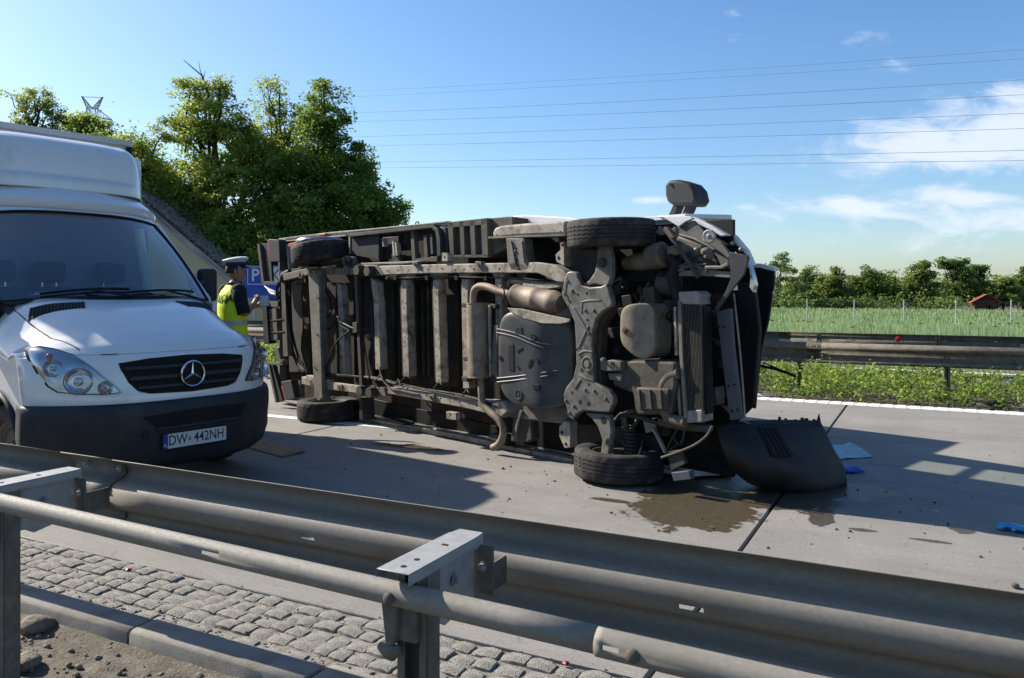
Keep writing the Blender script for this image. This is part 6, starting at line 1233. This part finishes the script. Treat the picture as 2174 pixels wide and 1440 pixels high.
# ------------------------------------------------------------------ policeman
def policeman():
    t = thing('person', 'policeman in white topped cap and yellow vest writing on a pad behind the lorry', 'person', (-3.11, 8.8, 0))
    M_skin = mat('skin', (.46,.27,.19), (.40,.22,.15), 20, rough=.55); M_navy = mat('navy_cloth', (.012,.014,.026), (.018,.02,.034), 40, rough=.9, bump=.3, bscale=90, bdist=.004); M_vest = mat('neon_vest', k=1.1, c=(.60,.78,.02), c2=(.52,.70,.02), scale=7, rough=.65, bump=.5, bscale=16, bdist=.015)
    M_capw = mat('cap_white', (.78,.78,.78), rough=.6); M_capb = mat('cap_band', (.012,.025,.16), rough=.6); M_hair = mat('dark_hair', (.018,.013,.010), rough=.7); M_ref = mat('reflective_tape', (.6,.62,.62), rough=.35)
    F = Vector((.77,.64,0)); Rr = Vector((.64,-.77,0)); Z = Vector((0,0,1)); O = Vector((.03,0,0))
    def q(f, r, z): return O+F*f+Rr*r+Z*z
    jo = {'pel':(q(0,0,.98),.115),'wa':(q(0,0,1.15),.11),'ch':(q(.0,0,1.40),.12),'nk':(q(.01,0,1.585),.058),'hd0':(q(.03,0,1.66),.052),
          'shr':(q(0,.19,1.53),.06),'elr':(Vector((.225,-.16,1.265)),.042),'wrr':(Vector((.265,.05,1.40)),.029),'har':(Vector((.272,.09,1.425)),.030),
          'shl':(q(0,-.19,1.53),.06),'ell':(q(.08,-.26,1.25),.042),'wrl':(q(.30,-.08,1.36),.029),'hal':(q(.35,-.03,1.38),.030),
          'hir':(q(0,.10,.93),.085),'knr':(q(.02,.11,.52),.06),'anr':(q(0,.12,.10),.042),'tor':(q(.15,.13,.05),.035),'hil':(q(0,-.10,.93),.085),'knl':(q(.03,-.11,.52),.06),'anl':(q(0,-.12,.10),.042),'tol':(q(.15,-.13,.05),.035)}
    names = list(jo); ed = [('pel','wa'),('wa','ch'),('ch','nk'),('nk','hd0'),('ch','shr'),('shr','elr'),('elr','wrr'),('wrr','har'),('ch','shl'),('shl','ell'),('ell','wrl'),('wrl','hal'),('pel','hir'),('hir','knr'),('knr','anr'),('anr','tor'),('pel','hil'),('hil','knl'),('knl','anl'),('anl','tol')]
    V = [jo[n][0] for n in names]; Ra = [jo[n][1] for n in names]; E_ = [(names.index(a), names.index(b)) for a, b in ed]
    for hand, nxt, curl in (('har', 1, 1), ('hal', -1, 1)):    # four fingers curled round the pad or pen, thumb from the palm's side
        h = jo[hand][0]; wri = jo['wrr' if hand == 'har' else 'wrl'][0]; d = (h-wri).normalized(); s = Z.cross(d).normalized()
        for k in range(4):
            a = h+Z*(.024-.017*k); L_ = (.07,.078,.074,.058)[k]; i0 = len(V); hi = names.index(hand)
            V += [a+d*.03, a+d*(.03+L_*.45)+s*nxt*.008, a+d*(.03+L_*.55)+s*nxt*.034]; Ra += [.0095,.0085,.0075]; E_ += [(hi, i0), (i0, i0+1), (i0+1, i0+2)]
        i0 = len(V); V += [h+Z*.03+s*nxt*.012, h+Z*.045+d*.03+s*nxt*.026]; Ra += [.011,.0085]; E_ += [(names.index(hand), i0), (i0, i0+1)]
    me = bpy.data.meshes.new('body'); me.from_pydata([tuple(v) for v in V], E_, []); o = bpy.data.objects.new('body', me); COL.objects.link(o); o.parent = t; me.materials.append(M_skin)
    m = o.modifiers.new('skin', 'SKIN'); m.use_smooth_shade = True
    for i, r in enumerate(Ra): me.skin_vertices[0].data[i].radius = (r, r)
    me.skin_vertices[0].data[0].use_root = True
    m = o.modifiers.new('sub', 'SUBSURF'); m.levels = 1; m.render_levels = 1
    # head
    HF = Vector((.93,.36,0)).normalized(); HR = Vector((HF.y,-HF.x,0)); hc = q(.045,0,1.755); b = B(); rows = []
    for i in range(17):
        th = math.pi*i/16; row = []
        for k in range(24):
            ph = 2*math.pi*k/24; x, y, z = math.sin(th)*math.cos(ph), math.sin(th)*math.sin(ph), math.cos(th)
            f, s, u = x*.098, y*.077, z*.118
            if z < 0: f = f*(1-.12*z*z)+.018*(-z); s *= 1-.30*z*z
            if x > .8: f += .022*math.exp(-((u+.018)/.018)**2-(s/.014)**2)+.006*math.exp(-((u+.058)/.008)**2-(s/.03)**2); f -= .010*math.exp(-((u-.010)/.013)**2-((abs(s)-.032)/.016)**2)
            row.append(hc+HF*f+HR*s+Z*u)
        rows.append(row)
    b.grid(rows, True)
    for sg in (-1, 1): b.ball(hc+HR*sg*.079+HF*(-.008)+Z*(-.012), (.018,.014,.033), 8, 6)
    b.build('head', M_skin, t, smooth=180, fix=True)
    b = B()
    for sg in (-1, 1): b.ball(hc+HF*.087+HR*sg*.031+Z*.010, (.011,.011,.008), 8, 6)
    b.build('eye', M_capw, t, smooth=180)
    b = B(); rows = []
    for i in range(9):
        th = math.pi*(.16+.42*i/8); rows.append([hc+HF*(math.sin(th)*math.cos(ph)*.105-.004)+HR*math.sin(th)*math.sin(ph)*.0835+Z*math.cos(th)*.12*(1.0) for ph in np.linspace(math.pi*.44, math.pi*1.56, 18)])
    b.grid(rows); b.build('hair', M_hair, t, smooth=180, solid=.006)
    # cap: band, wide white crown, peak
    cc = hc+Z*.062-HF*.004; b = B()
    def ring(rf, rs, z, tilt=.0): return [cc+HF*rf*math.cos(a)+HR*rs*math.sin(a)+Z*(z+tilt*math.cos(a)) for a in np.linspace(0, 2*math.pi, 28, endpoint=False)]
    b.grid([ring(.104,.086,-.004,-.0), ring(.107,.089,.030,.004)], True); cb = b.build('cap_band', M_capb, t, smooth=180, solid=.004)
    b = B(); b.grid([ring(.106,.088,.028,.004), ring(.125,.112,.045,.010), ring(.140,.130,.062,.016), ring(.137,.127,.070,.018), ring(.10,.09,.080,.014), ring(.05,.045,.086,.008), ring(.002,.002,.088)], True); b.build('cap_crown', M_capw, cb, smooth=60)
    b = B(); b.grid([[cc+HF*(.098+dx)*math.cos(a)+HR*(.086+dx*.3)*math.sin(a)+Z*(-.002-dx*.5) for a in np.linspace(-1.1, 1.1, 14)] for dx in (0,.02,.045,.055)]); b.build('cap_peak', M_black, cb, smooth=180, solid=.004)
    # vest over the trunk, sleeves, trousers, shoes
    secs = [(.84,.165,.20,.03,.04),(.95,.155,.195,.025,.03),(1.08,.145,.19,.015,.015),(1.22,.145,.20,.005,0),(1.36,.142,.212,0,0),(1.47,.130,.208,0,0),(1.53,.105,.175,.0,0),(1.575,.075,.105,.005,0),(1.60,.066,.075,.01,0)]
    def vest_pt(z, ang, off=0):
        for i in range(len(secs)-1):
            a, c = secs[i], secs[i+1]
            if z <= c[0] or i == len(secs)-2:
                f = (z-a[0])/(c[0]-a[0]); v = [x+(y-x)*f for x, y in zip(a, c)]; return q(v[3]-(v[1]+off)*math.cos(ang), (v[2]+off)*math.sin(ang)+v[4]*.5, z)
    b = B(); rows = []
    for z in np.linspace(.84, 1.595, 26): rows.append([vest_pt(z, a, .006*math.sin(a*5+z*9)*(1.3-z if z < 1.3 else .15)) for a in np.linspace(0, 2*math.pi, 40, endpoint=False)])
    b.grid(rows, True); vs = b.build('vest', M_vest, t, smooth=180)
    for z0, z1 in ((1.00,1.05),(1.16,1.21)):
        b = B(); b.grid([[vest_pt(z, a, .007) for a in np.linspace(0, 2*math.pi, 40, endpoint=False)] for z in (z0, z1)], True); b.build('reflective_band', M_ref, vs, smooth=180)
    me = text_mesh('POLICJA', .105, xscale=.92, font_off=.003)
    for v in me.vertices: v.co = vest_pt(1.445+v.co.y, (v.co.x+.03)/.185, .009)
    link('lettering', me, M_ink, vs)
    b = B(); b.lathe([(.07,0),(.062,.03),(.066,.05)], 18, q(.012,0,1.572), (0,0,1), caps=False); b.build('collar', M_navy, t, smooth=180, solid=.006)
    for a, e in (('shr','elr'),('shl','ell')):
        p0, p1 = jo[a][0], jo[e][0]; b = B(); b.tube([p0+(p0-jo['ch'][0])*.1+Z*.012, p0.lerp(p1,.25), p0.lerp(p1,.6), p0.lerp(p1,.93)], [.078,.076,.070,.066], 16); b.ball(p0+Z*.004, .079, 14, 8); s = b.build('sleeve', M_navy, t, smooth=180)
    for k in ('r','l'):
        b = B(); h, n, a = jo['hi'+k][0], jo['kn'+k][0], jo['an'+k][0]; b.tube([h+Z*.06, h, h.lerp(n,.5), n, n.lerp(a,.5), a-Z*.03], [.115,.112,.098,.082,.078,.076], 16); b.build('trouser_leg', M_navy, t, smooth=180)
        b = B(); p = jo['an'+k][0]; b.ball(p+F*.06+Z*(-.055), (.10,.10,.045), 12, 8); b.ball(p+F*.13+Z*(-.062), (.06,.06,.036), 12, 8); b.build('shoe', M_black, t, smooth=180)
    b = B(); b.tube([jo['hir'][0]+Z*.04, jo['pel'][0]+Z*.06, jo['hil'][0]+Z*.04], [.125,.14,.125], 14); b.build('trouser_seat', M_navy, t, smooth=180)
    c = Vector((.345,.135,1.42)); pad = B().box((0,0,0), (.095,.010,.14), M=Matrix.Translation(c) @ Matrix.Rotation(.35,4,'Z') @ Matrix.Rotation(-.7,4,'X')).build('notepad', M_paper, None, bevel=.002)
    pad.location = t.location; tag(pad, 'white notepad held by the policeman in the yellow vest', 'notepad')
    pen = B().tube([Vector((.285,.12,1.43)), Vector((.315,.125,1.50))], .005, 6).build('pen', M_black, None); pen.location = t.location; tag(pen, 'dark pen in the right hand of the policeman', 'pen')
policeman()
# ------------------------------------------------------------------ things lying on the road
def crumple(outline, m, name, label, cat, c, bend=.02, n=6, thick=.003, z=.008):
    """thin sheet with curled edges, outline in road coordinates"""
    cu, cv = c; b = B(); rows = []; pts = []
    for i in range(len(outline)):
        (u0,v0),(u1,v1) = outline[i], outline[(i+1) % len(outline)]
        for k in range(5): pts.append((u0+(u1-u0)*k/5, v0+(v1-v0)*k/5))
    q = random.Random(len(label)); ph = [q.uniform(0, 6.28) for _ in range(3)]
    for r in range(n+1):
        s = max(1-r/n, .001); rows.append([(((u-cu)*s), ((v-cv)*s), z+bend*s*s*max(0, math.sin(k*.5+ph[0]))+bend*.3*math.sin((u-cu)*s*22+ph[1])*math.sin((v-cv)*s*17+ph[2])) for k, (u, v) in enumerate(pts)])
    b.grid(rows, True); o = b.build(name, m, None, smooth=60, solid=thick, loc=RW(cu, cv, 0), rz=ROAD_ROT, fix=True); return tag(o, label, cat)
crumple([(-.86,8.40),(-.71,8.62),(-.46,8.02),(-.78,7.72)], M_cyan, 'paper_sheet', 'pale blue paper sheet on the shaded concrete right of the torn bumper', 'sheet', (-.7, 8.2), .03)
crumple([(-6.11,5.78),(-5.92,6.08),(-5.22,5.80),(-5.25,5.53)], M_card, 'cardboard_sheet', 'flat brown cardboard sheet in shade right of the lorry front tyre', 'cardboard', (-5.65, 5.8), .006)
def glove(c, label, m, rz, s=1):
    t = thing('glove', label, 'glove', RW(c[0], c[1], 0), rz); b = B(); g = random.Random(int(s*100))
    rows = []
    for i in range(9):
        th = i/8; w = (.045+.02*math.sin(th*3))*s; rows.append([(-.06*s+th*.10*s, w*math.cos(a)*1.0+g.uniform(-.004,.004), .022*s+(.018+.006*math.sin(th*9))*s*math.sin(a)+g.uniform(-.004,.004)) for a in np.linspace(0, 6.28, 14, endpoint=False)])
    b.grid(rows, True); b.build('palm', m, t, smooth=60)
    for k in range(4):
        y = (-.033+.022*k)*s; b = B(); b.tube([(.03*s,y,.022*s),(.065*s,y*1.2,.03*s+g.uniform(-.01,.012)),(.095*s,y*1.4+g.uniform(-.012,.012),.018*s),(.115*s,y*1.5+g.uniform(-.02,.02),.012*s)], [.013*s,.012*s,.010*s,.006*s], 8); b.build('finger', m, t, smooth=60)
    b = B(); b.tube([(-.02*s,.04*s,.025*s),(.01*s,.075*s,.035*s),(.035*s,.085*s,.018*s)], [.014*s,.012*s,.007*s], 8); b.build('thumb', m, t, smooth=60)
glove((-.60, 7.27), 'dark blue rubber glove lying in shade behind the torn bumper end', M_glove, .2, 1.05)
glove((.50, 5.98), 'light blue rubber glove at the right edge by the shadow border', M_glove2, 2.6, 1.0)
for c, s, rz, lab in (((-10.6,10.95),(.38,.26,.16),.3,'brown carton on the far lane behind the lorry headlamp'), ((-9.9,11.1),(.30,.22,.12),.9,'low open carton beside the van rear lamp'), ((-9.35,10.8),(.34,.28,.20),-.3,'orange brown carton seen between lamp and rear wheel of the van')):
    t = thing('carton', lab, 'box', RW(c[0], c[1], 0), rz+ROAD_ROT); b = B()
    b.box((0,0,.006), (s[0],s[1],.006))
    for sx in (-1,1): b.box((sx*s[0]/2,0,s[2]/2), (.006,s[1],s[2]-.014)); b.box((0,sx*s[1]/2,s[2]/2), (s[0],.006,s[2]-.014))
    b.build('side', M_card, t); b = B()
    for sx in (-1,1): b.box((sx*(s[0]/2+.05),0,s[2]+.03), (.13,s[1]*.95,.005), M=Matrix.Translation((0,0,0)))
    b.build('flap', M_card, t)
M_pb = mat('printed_paper', (.62,.64,.72), (.25,.30,.5), 9, rough=.8)
for i, (c, r, lab, m) in enumerate((((-10.95,10.7), .20, 'white paper bundle left among the cartons behind the lorry', M_paper), ((-10.3,10.55), .15, 'bluish printed papers in front of the brown carton', M_pb), ((-10.1,11.35), .22, 'white sheets behind the cartons near the verge', M_paper), ((-9.55,10.4), .13, 'single pale paper near the van tail lamp', M_pb))):
    q = random.Random(i); crumple([(c[0]+r*math.cos(a)*q.uniform(.7,1.1), c[1]+r*math.sin(a)*q.uniform(.7,1.1)) for a in np.linspace(0, 6.28, 6, endpoint=False)], m, 'paper', lab, 'paper', c, .07, z=.02)
t = thing('plastic_shard', 'black broken plastic piece at the edge of the weeds on the right', 'debris', RW(.74, 12.4, .0), .4)
b = B(); b.grid([[(x, y+.03*math.sin(x*9), .03+.05*math.cos(x*3.2)*(1-abs(y)*5)) for x in np.linspace(-.26,.26,12)] for y in (-.10,-.05,0,.05,.09)]); b.build('shell', M_black, t, smooth=60, solid=.008)
crumple([(-2.25,12.05),(-2.18,12.10),(-1.95,12.04),(-2.0,11.98)], M_paper, 'paper_scrap', 'small white paper scrap beside the edge line at the foot of the van nose', 'paper', (-2.1,12.04), .02)
for c, lab, z in (((-3.24,6.05), 'tiny red plastic fragment on sunlit concrete in front of the fuel tank', .0), ((-3.83,2.88), 'tiny red fragment on the cobbles near the left guardrail post', .006), ((-1.30,2.97), 'tiny red fragment on the cobbles right of the middle guardrail post', .006)):
    o = lump(.014, 31, .6, 7, 5, .4).build('red_fragment', M_red, loc=RW(c[0], c[1], z+.008)); tag(o, lab, 'fragment')
